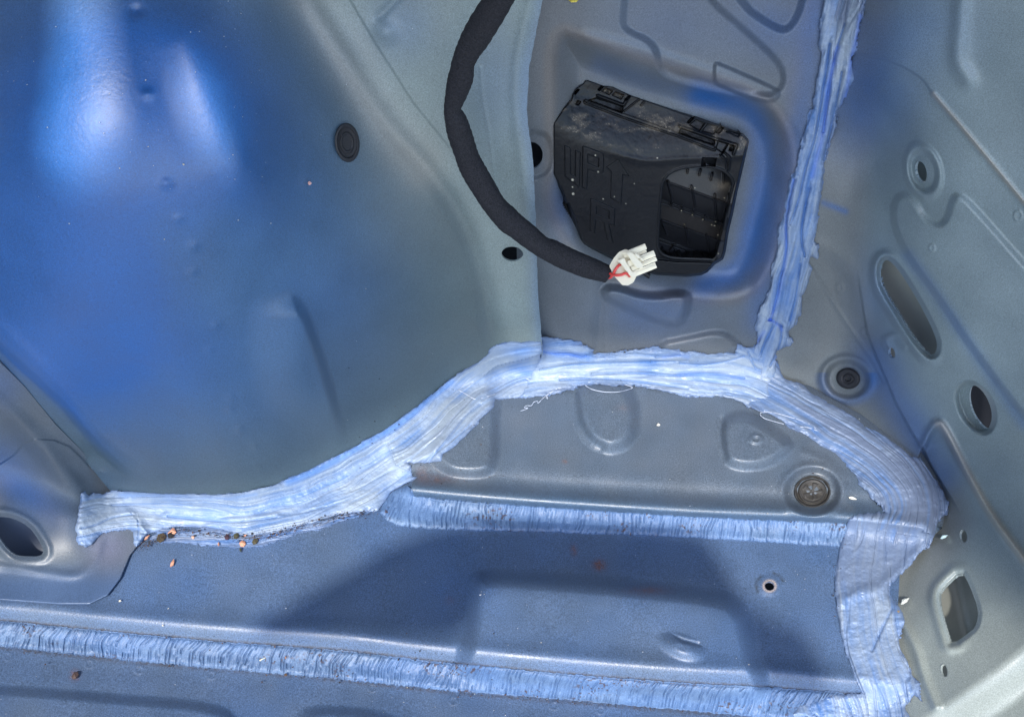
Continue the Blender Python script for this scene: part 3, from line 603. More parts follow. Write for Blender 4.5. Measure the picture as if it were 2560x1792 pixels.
seal('seam_sealant', TOP, [(1200, 960), (1300, 925), (1400, 912), (1550, 915), (1700, 918), (1800, 922), (1900, 945), (2000, 1000)], .0030, g=1.25, white=.74, rag=4.5, seed=2, fr=8, stroke=.0006,
     label='thick smeared sealant band between the vent wall and the gusset', extra=creases([[(1360, 878), (1385, 884), (1420, 884), (1455, 894), (1465, 890)], [(1350, 925), (1430, 912), (1520, 908), (1620, 905), (1720, 902)], [(1480, 935), (1580, 932), (1680, 938), (1780, 934), (1860, 945)], [(1640, 893), (1670, 892), (1700, 888)], [(1700, 908), (1760, 912), (1820, 902), (1860, 890)], [(1870, 880), (1890, 920), (1930, 930)], [(1400, 950), (1480, 946), (1560, 950), (1640, 960), (1720, 972)]], .0013, 2.4),
     thin=lambda A, B, s, o, st: .8 * sstep(.42, .6, st) * sstep(28, 48, o) * sstep(1300, 1420, A) * (1 - sstep(1640, 1720, A)) + .6 * ridge(A, B, [(1780, 966), (1830, 975), (1880, 990), (1940, 1003)], 1, 7) * sstep(.4, .6, st),
     tint=((.10, .22, .62), lambda A, B: .8 * ridge(A, B, [(1360, 880), (1400, 884), (1450, 890), (1470, 896)], 1, 7) + .5 * ridge(A, B, [(1700, 935), (1780, 945), (1850, 950)], 1, 10) + .5 * ridge(A, B, [(1660, 893), (1690, 887), (1720, 893)], 1, 6)))
VB = [(2100, -188), (2066, -60), (2062, 0), (2050, 57), (2043, 115), (2052, 130), (2050, 150), (2039, 200), (2032, 272), (2024, 275), (2019, 286), (2017, 309), (2002, 372), (1985, 424), (1973, 460), (1966, 482), (1964, 527), (1953, 555), (1944, 571), (1943, 614), (1930, 658), (1928, 704), (1911, 751), (1886, 813), (1892, 848), (1885, 870), (1850, 900), (1890, 960), (1945, 945), (1940, 916), (1944, 876), (1964, 867), (1983, 855), (1975, 843), (1970, 829), (1992, 813), (2004, 782), (2003, 742), (2023, 695), (2029, 673), (2020, 655), (2026, 640), (2042, 645), (2046, 611), (2034, 606), (2036, 596), (2045, 564), (2051, 502), (2057, 450), (2062, 401), (2076, 358), (2090, 315), (2093, 281), (2108, 258), (2119, 224), (2133, 200), (2130, 150), (2142, 115), (2148, 72), (2162, 0), (2180, -188)]
seal('seam_sealant', VB, [(2150, -190), (2112, 0), (2090, 120), (2065, 280), (2030, 440), (2000, 580), (1970, 720), (1935, 850), (1905, 950)], .0034, g=1.25, white=.78, rag=4.0, seed=4, fr=11, stroke=.0009,
     label='thick blue white sealant bead running up beside the vent recess', extra=creases([[(2112, 60), (2085, 150), (2068, 260), (2058, 330)], [(2075, 110), (2058, 220), (2040, 330), (2014, 420), (1996, 500), (1975, 560)], [(2105, 180), (2090, 260), (2075, 330), (2060, 400)], [(1985, 450), (1966, 540), (1966, 620), (1950, 700), (1930, 790), (1922, 800)], [(2024, 470), (2008, 540), (2004, 600), (2012, 640)], [(2000, 660), (1990, 740), (1975, 800)], [(1925, 798), (1943, 806), (1955, 815)], [(1953, 815), (1952, 850), (1938, 890), (1925, 915)], [(1935, 812), (1915, 850), (1900, 890)]]),
     thin=lambda A, B, s, o, st: .85 * sstep(.42, .58, st) * (1 - sstep(40, 90, B)) * sstep(2070, 2090, A),
     tint=((.07, .17, .60), lambda A, B: .75 * ridge(A, B, [(2095, 120), (2070, 220), (2058, 330), (2030, 440)], 1, 7) + .6 * ridge(A, B, [(1985, 450), (1966, 560), (1965, 640), (1945, 740), (1925, 800)], 1, 5) + .7 * ridge(A, B, [(1925, 800), (1945, 812), (1955, 825)], 1, 4) + .5 * ridge(A, B, [(1890, 860), (1910, 830)], 1, 5) + .7 * ridge(A, B, [(2150, 40), (2140, 100), (2128, 150), (2115, 240), (2100, 290)], 1, 6)))
RB = [(1900, 900), (1942, 905), (1952, 930), (1968, 945), (2011, 965), (2040, 989), (2072, 1009), (2100, 1018), (2138, 1042), (2148, 1056), (2190, 1080), (2250, 1118), (2272, 1136), (2309, 1152), (2340, 1199), (2368, 1252), (2364, 1282), (2346, 1304), (2340, 1336), (2318, 1366), (2240, 1370), (2130, 1330), (2123, 1300), (2135, 1287), (2160, 1284), (2216, 1281), (2183, 1248), (2147, 1208), (2143, 1187), (2089, 1133), (2033, 1098), (1996, 1076), (1940, 1043), (1902, 1027), (1872, 1012), (1850, 960)]
seal('seam_sealant', RB, [(1840, 930), (1920, 970), (2020, 1025), (2120, 1080), (2210, 1140), (2265, 1200), (2285, 1270), (2270, 1340), (2250, 1420)], .0024, g=1.25, white=.50, rag=4.0, seed=7, fr=5.5, stroke=.0006,
     label='striped brushed sealant curving down along the rear corner',
     thin=lambda A, B, s, o, st: .42 + .58 * np.exp(-((o - 2) / 7) ** 2) * sstep(1930, 1990, A) * (1 - sstep(2230, 2290, A)) + .4 * sstep(1960, 2060, A) * sstep(.4, .6, st) + .25 * sstep(2180, 2280, A))
RC = [(2123, 1295), (2150, 1288), (2220, 1290), (2330, 1300), (2336, 1340), (2316, 1364), (2290, 1390), (2271, 1418), (2240, 1448), (2226, 1460), (2223, 1485), (2240, 1508), (2258, 1530), (2261, 1550), (2247, 1600), (2262, 1645), (2285, 1690), (2296, 1706), (2302, 1750), (2285, 1735), (2262, 1765), (2300, 1850), (2330, 1985), (2130, 1985), (2120, 1800), (1950, 1795), (2000, 1760), (2080, 1735), (2159, 1732), (2137, 1687), (2109, 1609), (2092, 1536), (2086, 1452), (2098, 1368)]
seal('seam_sealant', RC, [(2190, 1270), (2175, 1360), (2165, 1450), (2175, 1550), (2205, 1660), (2240, 1770), (2260, 1990)], .0026, g=1.25, white=.60, rag=2.5, seed=12, fr=8, stroke=.0003,
     label='broad flat sealant patch filling the floor corner at the rear panel',
     thin=lambda A, B, s, o, st: (.50 * (1 - sstep(1440, 1520, B))) + .30,
     extra=lambda A, B, s, o: .0022 * np.exp(-(dline(A, B, [(2110, 1500), (2150, 1478), (2200, 1470), (2260, 1420), (2310, 1365)])[0] / 16) ** 2) - .001 * np.exp(-(dline(A, B, [(2225, 1490), (2230, 1520), (2200, 1580), (2180, 1625)])[0] / 4) ** 2))

def rib(name, poly, center, th, seed, lean, label, white=.5, shadeband=None):
    P = np.array(poly, float); g = 1.25
    u0, v0 = P.min(0) - 12; u1, v1 = P.max(0) + 12; u0 = max(u0, -238)
    A, B = np.meshgrid(np.arange(u0, u1, g), np.arange(v0, v1, g))
    phi = inside(A, B, poly); d, s, off = dline(A, B, crom(center, 5))
    phi = phi + 2.2 * (noise(s / 7, off / 30, seed) - .5) * 2
    wob = 10 * (noise(s / 60, off / 30, seed + 2) - .5)
    q = s + lean(off, s) + wob
    cr = np.zeros_like(s)
    for k, (wl, a) in enumerate([(9.0, 1.0), (5.3, .55)]):
        ph = q / wl + .9 * noise(s / 23, off / 60, seed + 7 * k); li = np.floor(ph + .5); fr_ = ph - li
        stg = RT[(li.astype(int) * 7 + 13 * k + seed) & 255, (li.astype(int) * 3) & 255]
        gate = sstep(.25, .6, noise(li * 1.7 + 5, off / 13, seed + 9 + k))
        cr = np.maximum(cr, a * np.exp(-(fr_ * wl / (1.0 + .7 * stg)) ** 2) * sstep(.15, .7, stg) * gate)
    fine = fbm(q / 2.6, off / 14, seed + 5, 2)
    h = th * (1 - np.exp(-np.maximum(phi, 0) / 6)) - .0010 * cr + .0003 * (fine - .5) + .0006 * (fbm(s / 40, off / 25, seed + 9, 2) - .5)
    h = np.maximum(h, .0002); T = np.minimum(samp(SOFT, A, B) - h / .95, samp(COMP, A, B) - .0005)
    w = np.clip(white + .45 * (fine - .5) + .5 * (fbm(s / 120, off / 25, seed + 6, 3) - .5) - .75 * cr, 0, 1)
    if shadeband is not None: w = np.clip(w + shadeband(s, off), 0, 1)
    c = mixc(np.broadcast_to(np.array([.040, .080, .17]), A.shape + (3,)), np.array([.15, .235, .38]), w); c = mixc(c, np.array([.085, .17, .36]), .4 * sstep(.42, .62, fbm(s / 240, off / 70, seed + 40, 3)))
    dirt = sstep(.70, .80, noise(A / 4.5, B / 4, seed + 20)) * sstep(.5, .8, noise(A / 60, B / 30, seed + 21))
    c = mixc(c, np.array([.05, .03, .03]), .85 * dirt)
    o = sheet(name, A, B, T, phi, c, M['rib'], BODY, .0012); o['label'] = label; return o
rib('ribbed_sealant', [(1018, 1213), (1030, 1225), (1036, 1240), (1110, 1250), (1186, 1256), (1410, 1273), (1710, 1292), (1868, 1299), (2114, 1310), (2130, 1320), (2100, 1366), (1924, 1354), (1700, 1341), (1410, 1331), (1186, 1325), (1074, 1320), (1020, 1317), (990, 1311), (965, 1298), (948, 1280), (962, 1250), (985, 1226)],
    [(930, 1262), (1000, 1278), (1100, 1286), (1400, 1302), (1700, 1317), (2000, 1334), (2150, 1342)], .0026, 21, lambda o, s: .12 * o + 5 * np.sin(s / 70.), 'ribbed blue sealant strip under the gusset edge', white=.62,
    shadeband=lambda s, o: -.45 * sstep(2, 8, o) * sstep(180, 320, s) * (1 - sstep(700, 900, s)))  # sun shadow along the lower half put into the strip's colour
rib('ribbed_sealant', [(-238, 1534), (0, 1551), (224, 1573), (530, 1602), (850, 1625), (1074, 1652), (1410, 1684), (1710, 1707), (1924, 1718), (2100, 1730), (2150, 1760), (2160, 1850), (1950, 1797), (1710, 1774), (1410, 1748), (1130, 1726), (850, 1696), (560, 1672), (308, 1648), (0, 1614), (-238, 1590)],
    [(-240, 1563), (0, 1583), (300, 1612), (560, 1638), (850, 1662), (1130, 1690), (1410, 1717), (1710, 1741), (1930, 1758), (2160, 1790)], .0024, 33, lambda o, s: np.where(o < -4, -.55 * (-4 - o), .06 * (o + 4)) + 5 * np.sin(s / 90.), 'long ribbed blue sealant strip along the lower floor step', white=.5)

# ------------------------------------------------------------------ air vent
VENTO = empty('air_vent', tuple(pt(1620, 450, .60)))
tag(VENTO, 'dusty black plastic air vent with louvred opening set in the wall recess', 'air vent')
PWM = VENTO.matrix_world.copy()
def unparent_fix(o, par):
    o.parent = par; o.matrix_parent_inverse = __import__('mathutils').Matrix.Translation(-par.location)
def z1(x, y): return (1360 + x / 6.697, 180 + y / 6.697)
def z2(x, y): return (1620 + x / 7.304, 240 + y / 7.304)
def z3(x, y): return (1370 + x / 4.727, 340 + y / 4.727)
def z4(x, y): return (1600 + x / 5.357, 400 + y / 5.357)
A, B = np.meshgrid(np.arange(1366, 1886, 1.2), np.arange(186, 704, 1.2))
base_v = -.0150
CAV = [(1712, 422), (1753, 419), (1787, 422), (1809, 430), (1826, 447), (1830, 462), (1811, 555), (1796, 624), (1785, 648), (1773, 646), (1688, 644), (1662, 637), (1650, 624), (1647, 612), (1656, 475), (1662, 452), (1678, 434)]
def pb(poly, h, w=2.0, rnd=1): return bump(A, B, poly, h, w, rnd=rnd)
hv = np.full(A.shape, base_v)
# top face leans back above the fold, front face stands proud below it
FOLD = crom([(1366, 300), (1400, 330), (1460, 362), (1520, 375), (1570, 388), (1620, 397), (1700, 393), (1791, 389), (1890, 380)])
dF = dline(A, B, FOLD)[2]
hv += .0150 * sstep(-150, 14, dF) - .004 * sstep(30, 330, dF)
hv += -.0012 * np.exp(-(dline(A, B, [z1(700, 490), z1(1300, 715), z1(2009, 960), z2(550, 690), z2(1200, 940)])[0] / 2.2) ** 2)
hv += .0014 * np.exp(-((dline(A, B, [z1(700, 505), z1(1300, 735), z1(2009, 978), z2(550, 715), z2(1200, 965)])[0] - 3) / 2.5) ** 2)
for q, h in (([z1(870, 440), z1(1330, 575), z1(1300, 690), z1(740, 480)], -.008), ([z1(1030, 270), z1(1150, 325), z1(1090, 385), z1(965, 325)], -.003), ([z1(1200, 340), z1(1340, 392), z1(1290, 462), z1(1145, 392)], -.003),
             ([z1(900, 300), z1(980, 220), z1(1010, 235), z1(930, 320)], -.005), ([z1(1350, 470), z1(1440, 380), z1(1470, 395), z1(1390, 480)], -.005), ([z1(560, 290), z1(590, 300), z1(520, 380), z1(500, 350)], -.006),
             ([z1(560, 480), z1(620, 500), z1(570, 560), z1(530, 540)], -.003),
             ([z2(870, 430), z2(1040, 500), z2(940, 640), z2(760, 530)], -.003), ([z2(1090, 510), z2(1280, 560), z2(1200, 700), z2(980, 645)], -.003), ([z2(600, 580), z2(1230, 810), z2(1200, 905), z2(560, 680)], -.007),
             ([z2(1290, 810), z2(1470, 870), z2(1370, 1050), z2(1240, 960)], -.003), ([z2(810, 375), z2(850, 395), z2(750, 500), z2(715, 485)], -.006), ([z2(1330, 555), z2(1390, 590), z2(1290, 690), z2(1235, 670)], -.006),
             ([z2(1510, 900), z2(1570, 910), z2(1550, 1010), z2(1480, 1000)], -.005), ([z2(1420, 650), z2(1500, 630), z2(1700, 690), z2(1650, 750)], -.003), ([z2(1360, 1040), z2(1330, 1090), z2(1420, 960), z2(1450, 900)], -.004)):
    hv += pb(q, h, 2.4, 0)
hv += .0016 * np.exp(-(dline(A, B, [z1(900, 400), z1(1330, 560), z1(1430, 400)])[0] / 3) ** 2) + .0012 * np.exp(-(dline(A, B, [z1(1340, 660), z1(1600, 450)])[0] / 1.6) ** 2) + .0012 * np.exp(-(dline(A, B, [z1(1620, 560), z1(1700, 470)])[0] / 1.6) ** 2)
hv += .0016 * np.exp(-(dline(A, B, [z2(580, 560), z2(1240, 790), z2(1620, 900), z2(1560, 1060)])[0] / 3) ** 2) + .0014 * np.exp(-(dline(A, B, [z2(1330, 1090), z2(1420, 1170), z2(1440, 1370)])[0] / 2.2) ** 2) + .0012 * np.exp(-(dline(A, B, [z2(1400, 1040), z2(1500, 1130), z2(1480, 1340)])[0] / 2) ** 2)
hv += -.004 * sstep(-1.5, 1.5, inside(A, B, [z2(1000, 1130), z2(1250, 1140), z2(1220, 1290), z2(975, 1290)])) + .003 * sstep(-1.5, 1.5, inside(A, B, [z2(1050, 1220), z2(1210, 1290), z2(1040, 1290)]))
# the raised sill along the foot
hv += .0030 * sstep(-3, 3, inside(A, B, [z4(300, 1340), z4(460, 1365), z4(965, 1378), z4(965, 1500), z4(800, 1560), z4(100, 1560), z4(-200, 1500), z4(-40, 1330)]))
hv += .0009 * np.exp(-(dline(A, B, [z4(380, 1355), z4(460, 1364), z4(965, 1376)])[0] / 1.6) ** 2)
hv += .0010 * np.exp(-((dF - 6) / 9) ** 2) * sstep(1480, 1600, A)
# left chamfer strip
hv += -.004 * sstep(-3, 3, inside(A, B, [z3(205, 800), z3(240, 790), z3(330, 1000), z3(380, 1250), z3(300, 1100)]))
# lettering UP, arrow and R, raised
def letter(polys, h=.0011):
    m = np.zeros(A.shape)
    for s_, P in polys:
        k = sstep(-1.1, 1.1, inside(A, B, [z3(*p) for p in P], pad=20)); m = np.maximum(m, k) if s_ > 0 else np.minimum(m, 1 - k)
    return h * m
hv += letter([(1, [(198, 115), (262, 140), (268, 455), (322, 482), (326, 170), (382, 194), (370, 600), (202, 480)])])
hv += letter([(1, [(412, 122), (440, 128), (650, 205), (658, 240), (652, 425), (640, 440), (470, 392), (458, 632), (405, 605)]), (-1, [(470, 215), (600, 262), (600, 375), (470, 320)])])
hv += letter([(1, [(690, 368), (830, 276), (960, 482), (884, 452), (862, 800), (742, 735), (748, 420)])])
hv += letter([(1, [(505, 742), (530, 742), (790, 860), (782, 1060), (718, 1040), (768, 1265), (700, 1230), (660, 1020), (562, 985), (552, 1150), (498, 1130)]), (-1, [(570, 825), (722, 885), (722, 985), (570, 922)])])
vphi = inside(A, B, VENT) + 1.2
hv += -.004 * (1 - sstep(0, 7, vphi))
hv += .0003 * (fbm(A / 9, B / 9, 60, 3) - .5)
cavi = inside(A, B, chaikin(CAV, 1))
hv += .0008 * np.exp(-((cavi + 4) / 3) ** 2)
Tv = along(wall(A, B), hv, A, B, nw)
dust = np.clip(sstep(.45, .75, fbm(A / 38, B / 22, 61, 5)) * (sstep(-110, -60, dF) * (1 - sstep(-30, 4, dF)) + .8 * blob(A, B, 1640, 285, 60, 26, 20)) * (.4 + 1.0 * noise(A / 3, B / 3, 62)), 0, 1)
for q in ([z1(1030, 270), z1(1150, 325), z1(1090, 385), z1(965, 325)], [z1(1200, 340), z1(1340, 392), z1(1290, 462), z1(1145, 392)], [z1(770, 480), z1(850, 410), z1(850, 500)]):
    dust = np.maximum(dust, .9 * sstep(-2, 2, inside(A, B, q)) * noise(A / 4, B / 4, 66))
vc = mixc(np.broadcast_to(np.array([.006, .007, .009]), A.shape + (3,)), np.array([.085, .07, .052]), dust)
vc = mixc(vc, np.array([.20, .17, .13]), np.clip(.9 * sstep(.80, .86, noise(A / 2.2, B / 2.2, 64)) * (dust > .25), 0, 1))
for (x, y, r) in [(290, 520, 14), (297, 685, 14), (290, 605, 7), (652, 745, 7), (1292, 262, 8), (785, 718, 5), (1020, 565, 5), (920, 800, 5), (560, 230, 8), (592, 425, 9)]:
    a, b = z3(x, y); vc = mixc(vc, np.array([.45, .42, .33]), sstep(0, 1.5, ell(A, B, a, b, r / 4.7 + .8, r / 4.7 + .8)))
o = sheet('housing', A, B, Tv, np.minimum(vphi, -cavi), vc, M['plastic'], None, .016); unparent_fix(o, VENTO)
# louvre flaps inside the opening: each a tread and a riser
A2, B2 = np.meshgrid(np.arange(1630, 1860, 1.2), np.arange(404, 670, 1.2))
q = (B2 - .36 * (A2 - 1650))          # the flaps run down to the right
lv = np.full(A2.shape, -.017)
for (top, mid, bot) in [(330, 448, 502), (502, 548, 600), (600, 640, 700)]:
    lv += np.where((q >= top) & (q < mid), .010 * (q - top) / (mid - top), 0) + np.where((q >= mid) & (q < bot), .010 - .0095 * (q - mid) / (bot - mid), 0)
for yl in (502, 600):
    lv += .0025 * np.exp(-((q - yl) / 2.5) ** 2)
for yl in (449, 549, 641):
    lv += .0012 * np.exp(-((q - yl) / 2) ** 2)
for (P0, P1) in [(z4(370, 280), z4(430, 520)), (z4(690, 350), z4(740, 630)), (z4(1000, 460), z4(1020, 780)), (z4(290, 820), z4(360, 1000)), (z4(600, 870), z4(650, 1120)), (z4(890, 1000), z4(930, 1240)),
                 (z4(640, 120), z4(630, 170)), (z4(810, 130), z4(790, 200)), (z4(965, 180), z4(945, 265)), (z4(1115, 180), z4(1110, 310)), (z4(430, 560), z4(410, 620)), (z4(575, 610), z4(555, 685)), (z4(720, 670), z4(705, 740)), (z4(870, 740), z4(845, 800)), (z4(1020, 790), z4(1000, 870)), (z4(460, 1130), z4(400, 1220))]:
    lv += .0022 * np.exp(-(dline(A2, B2, [P0, P1])[0] / 1.8) ** 2)
lv += .012 * sstep(-4, 6, (A2 - (1806 - (B2 - 560) * .26)))
Tl = along(wall(A2, B2), lv, A2, B2, nw)
ld = np.clip(.7 * blob(A2, B2, z4(1100, 350)[0], z4(1100, 350)[1], 22, 12) * (.5 + noise(A2 / 3, B2 / 3, 71)) + .2 * ((q > 395) & (q < 448)) + .16 * ((q > 510) & (q < 546)), 0, 1)
lc = mixc(np.broadcast_to(np.array([.010, .011, .014]), A2.shape + (3,)), np.array([.12, .10, .075]), ld)
for (x, y) in [(1000, 880), (1010, 830), (840, 795), (700, 735), (735, 375), (595, 865), (1130, 930), (1045, 1005), (1050, 1255), (1130, 510), (555, 680), (960, 870), (1240, 375)]:
    a, b = z4(x, y); lc = mixc(lc, np.array([.45, .40, .28]), sstep(0, 1.2, ell(A2, B2, a, b, 2.4, 1.8)))
o = sheet('louvre', A2, B2, Tl, inside(A2, B2, VENT) - 7, lc, M['plastic'], None, 0); unparent_fix(o, VENTO)

# ------------------------------------------------------------------ wiring harness
def tube(path, radii, seg=20, cap=True, ripple=None):
    bm = bmesh.new(); rings = []
    P = [Vector(p) for p in path]
    tv = [(P[min(i + 1, len(P) - 1)] - P[max(i - 1, 0)]).normalized() for i in range(len(P))]
    nrm = tv[0].orthogonal().normalized()
    for i, p in enumerate(P):
        nrm = (nrm - tv[i] * nrm.dot(tv[i])).normalized(); bn = tv[i].cross(nrm); r = []
        for k in range(seg):
            a = 2 * math.pi * k / seg; rr = radii[i] * (ripple(i, a) if ripple else 1)
            r.append(bm.verts.new(p + (nrm * math.cos(a) + bn * math.sin(a)) * rr))
        rings.append(r)
    for a, b in zip(rings[:-1], rings[1:]):
        for k in range(seg): bm.faces.new((a[k], a[(k + 1) % seg], b[(k + 1) % seg], b[k]))
    if cap: bm.faces.new(rings[0][::-1]); bm.faces.new(rings[-1])
    for f in bm.faces: f.smooth = True
    return bm
cab = [(1330, -160, 36, .34), (1283, -70, 36, .362), (1246, 0, 36, .378), (1201, 75, 36, .395), (1172, 124, 32, .406), (1158, 158, 28, .414), (1153, 190, 31, .421), (1143, 226, 29, .43), (1131, 274, 21.5, .44), (1140, 302, 28, .446), (1150, 338, 31, .453), (1168, 392, 29.5, .464), (1182, 424, 31, .470), (1209, 470, 31, .478), (1240, 518, 29, .486), (1268, 548, 32, .491), (1300, 574, 30, .496), (1352, 615, 27, .503), (1378, 628, 29, .506), (1424, 650, 29, .511), (1475, 670, 27, .516), (1512, 683, 23, .52), (1518, 685, 22, .5205)]
cc = crom([(a, b, c, d) for a, b, c, d in cab], 16)
path = [pt(c[0], c[1], np.float64(c[3])) for c in cc]; rad = [c[2] / F0 * c[3] for c in cc]
HARN = empty('wiring_harness', tuple(path[0])); tag(HARN, 'black felt taped cable hanging over the arch flange with a white connector on its end', 'cable')
rnd = random.Random(3)
def rip(i, a):
    s = i * .55
    return 1 + .018 * math.sin(s * 2.1 + .7 * math.sin(a * 1 + s * .1)) * (1 if i < 200 else .5) + .07 * (float(noise(i / 9., a * 1.4, 77)) - .5)
me = mesh_from_bm(tube(path, rad, 40, True, rip), 'sleeve'); o = link('sleeve', me, M['sleeve']); unparent_fix(o, HARN)
def zc(x, y, t=.52): return pt(1460 + x / 9.567, 580 + y / 9.567, np.float64(t))
for k, ptsw in enumerate(([(480, 1130, .522), (560, 1100, .519), (640, 1080, .517), (700, 1010, .514), (750, 900, .512), (820, 810, .5115), (880, 770, .515)], [(480, 1040, .522), (590, 1000, .517), (680, 1010, .514), (780, 1035, .512), (900, 1020, .511), (1000, 985, .511), (1090, 1055, .515)])):
    p = crom([tuple(zc(x, y, t)) for x, y, t in ptsw], 6)
    me = mesh_from_bm(tube(p, [.00075 * 1.15] * len(p), 12), 'wire'); o = link('wire', me, M['red']); unparent_fix(o, HARN)
def prism(outline, t0, thick, bev, conv=zc):
    bm = bmesh.new(); vs = [bm.verts.new(conv(x, y, t0)) for x, y in outline]; f = bm.faces.new(vs)
    cx = sum((v.co for v in vs), Vector()) / len(vs); dirv = (cx - Vector(CAM)).normalized()
    r = bmesh.ops.extrude_face_region(bm, geom=[f]); nv = [g for g in r['geom'] if isinstance(g, bmesh.types.BMVert)]
    bmesh.ops.translate(bm, verts=nv, vec=dirv * thick)
    bmesh.ops.recalc_face_normals(bm, faces=bm.faces)
    bmesh.ops.bevel(bm, geom=list(bm.edges), offset=bev, segments=2, affect='EDGES', clamp_overlap=True)
    for f in bm.faces: f.smooth = False
    return bm
def join(bms, name):
    out = bmesh.new()
    for b in bms:
        me = mesh_from_bm(b, 'tmp'); out.from_mesh(me); bpy.data.meshes.remove(me)
    return mesh_from_bm(out, name)
e1c = np.array([.925, -.38]); e2c = np.array([.38, .925])          # connector axis and its cross direction in the picture
def cbox(a0, a1, b0, b1, t0, thick, bev=.00022):
    """a box of the connector: a along the plug, b across it (photo units), from t0 backwards"""
    P = [e1c * a + e2c * b for a, b in ((a0, b0), (a1, b0), (a1, b1), (a0, b1))]
    return prism([(840 + p[0], 960 + p[1]) for p in P], t0, thick, bev)
body = [prism([(600, 820), (700, 640), (830, 480), (980, 415), (1060, 430), (1330, 900), (1210, 1150), (1180, 1210), (1030, 1290), (985, 1265), (930, 1285), (740, 1080)], .5150, .006, .0004),
        cbox(250, 830, -400, -255, .5125, .0065), cbox(300, 800, -250, -180, .5140, .005), cbox(270, 960, -170, -20, .5118, .0075), cbox(300, 950, -10, 95, .5124, .007), cbox(280, 880, 105, 250, .5120, .0075),
        prism([(790, 690), (960, 610), (1000, 700), (1160, 960), (1290, 930), (1210, 1120), (1110, 1060), (980, 900), (880, 760)], .5112, .004, .0003),
        prism([(1010, 510), (1100, 480), (1190, 510), (1330, 690), (1420, 780), (1400, 860), (1290, 870), (1240, 850), (1100, 640)], .5085, .004, .0003),
        cbox(330, 800, -380, -340, .5117, .002, .0001), cbox(420, 930, -120, -70, .5110, .002, .0001), cbox(400, 900, 30, 60, .5117, .002, .0001), cbox(380, 860, 160, 200, .5112, .002, .0001)]
o = link('connector', join(body, 'connector'), M['white']); unparent_fix(o, HARN)
latch = [prism([(1220, 500), (1330, 560), (1350, 640), (1290, 640), (1210, 560)], .5078, .004, .0003), prism([(1330, 600), (1420, 640), (1430, 700), (1350, 680)], .5085, .003, .0002)]
o = link('latch', join(latch, 'latch'), M['white']); unparent_fix(o, HARN)

# ------------------------------------------------------------------ rubber plugs
def plug(cx, cy, rx, ry, ang, prof, nrm, label, mat, star=False, name='rubber_plug'):
    """prof: list of (radius fraction, height)"""
    n = 48; c, s = math.cos(R(ang)), math.sin(R(ang)); rows = []
    rr = np.linspace(0, 1, 40)[1:]; hh = np.interp(rr, [p[0] for p in prof], [p[1] for p in prof])
    t0 = float(samp(COMP_P, cx, cy))
    aa = np.arange(n) * 2 * math.pi / n
    X = rr[:, None] * rx * np.cos(aa); Y = rr[:, None] * ry * np.sin(aa)
    Uq = cx + X * c - Y * s; Vq = cy + X * s + Y * c
    H = np.repeat(hh[:, None], n, 1)
    if star:
        sp = np.abs(((aa * 5 / (2 * math.pi)) % 1) - .5) * 2
        H = H - .0022 * (rr[:, None] < .52) * (rr[:, None] > .12) * (sp[None] < .62)
        H = H + .0006 * np.sin(aa * 9)[None] * (rr[:, None] > .8)
    T = along(samp(COMP_P, Uq, Vq), H, Uq, Vq, nrm)
    P = pt(Uq, Vq, T).reshape(-1, 3); ctr = pt(cx, cy, along(np.float64(t0), prof[0][1], np.float64(cx), np.float64(cy), nrm))
    root = empty(name, tuple(ctr)); tag(root, label, 'rubber plug')
    k = len(rr); Q = []
    for i in range(k - 1):
        for j in range(n): Q.append((i * n + j, (i + 1) * n + j, (i + 1) * n + (j + 1) % n, i * n + (j + 1) % n))
    for j in range(n): Q.append((k * n, j, (j + 1) % n, (j + 1) % n))
    V_ = np.concatenate([P, ctr[None]])
    me = bpy.data.meshes.new('cap'); me.from_pydata([tuple(p) for p in V_], [], [tuple(dict.fromkeys(q)) for q in Q]); me.update()
    for p in me.polygons: p.use_smooth = True
    o = link('cap', me, mat); unparent_fix(o, root); return root
COMP_P = blur(COMP, 4)
plug(868, 357, 32, 51, -6, [(0, .0018), (.38, .0018), (.42, .0026), (.50, .0026), (.54, .0014), (.72, .0016), (.80, .0030), (.93, .0026), (1, -.002)], n_arch, 'black oval rubber plug in the wheel arch', M['rubber'])
plug(2120, 946, 31, 27, 12, [(0, .0022), (.22, .0024), (.28, .0036), (.36, .0036), (.42, .0024), (.55, .0030), (.80, .0028), (.95, .0012), (1, -.002)], nr, 'small grey black rubber plug in a round dimple behind the corner sealant', M['rubber'])
plug(2031, 1228, 47, 41, 0, [(0, .0012), (.30, .0022), (.50, .0028), (.56, .0016), (.70, .0026), (.78, -.0005), (.84, .0004), (.94, .0030), (1, -.003)], up, 'dusty round drain plug with a star moulding on the gusset', M['dusty'], True)

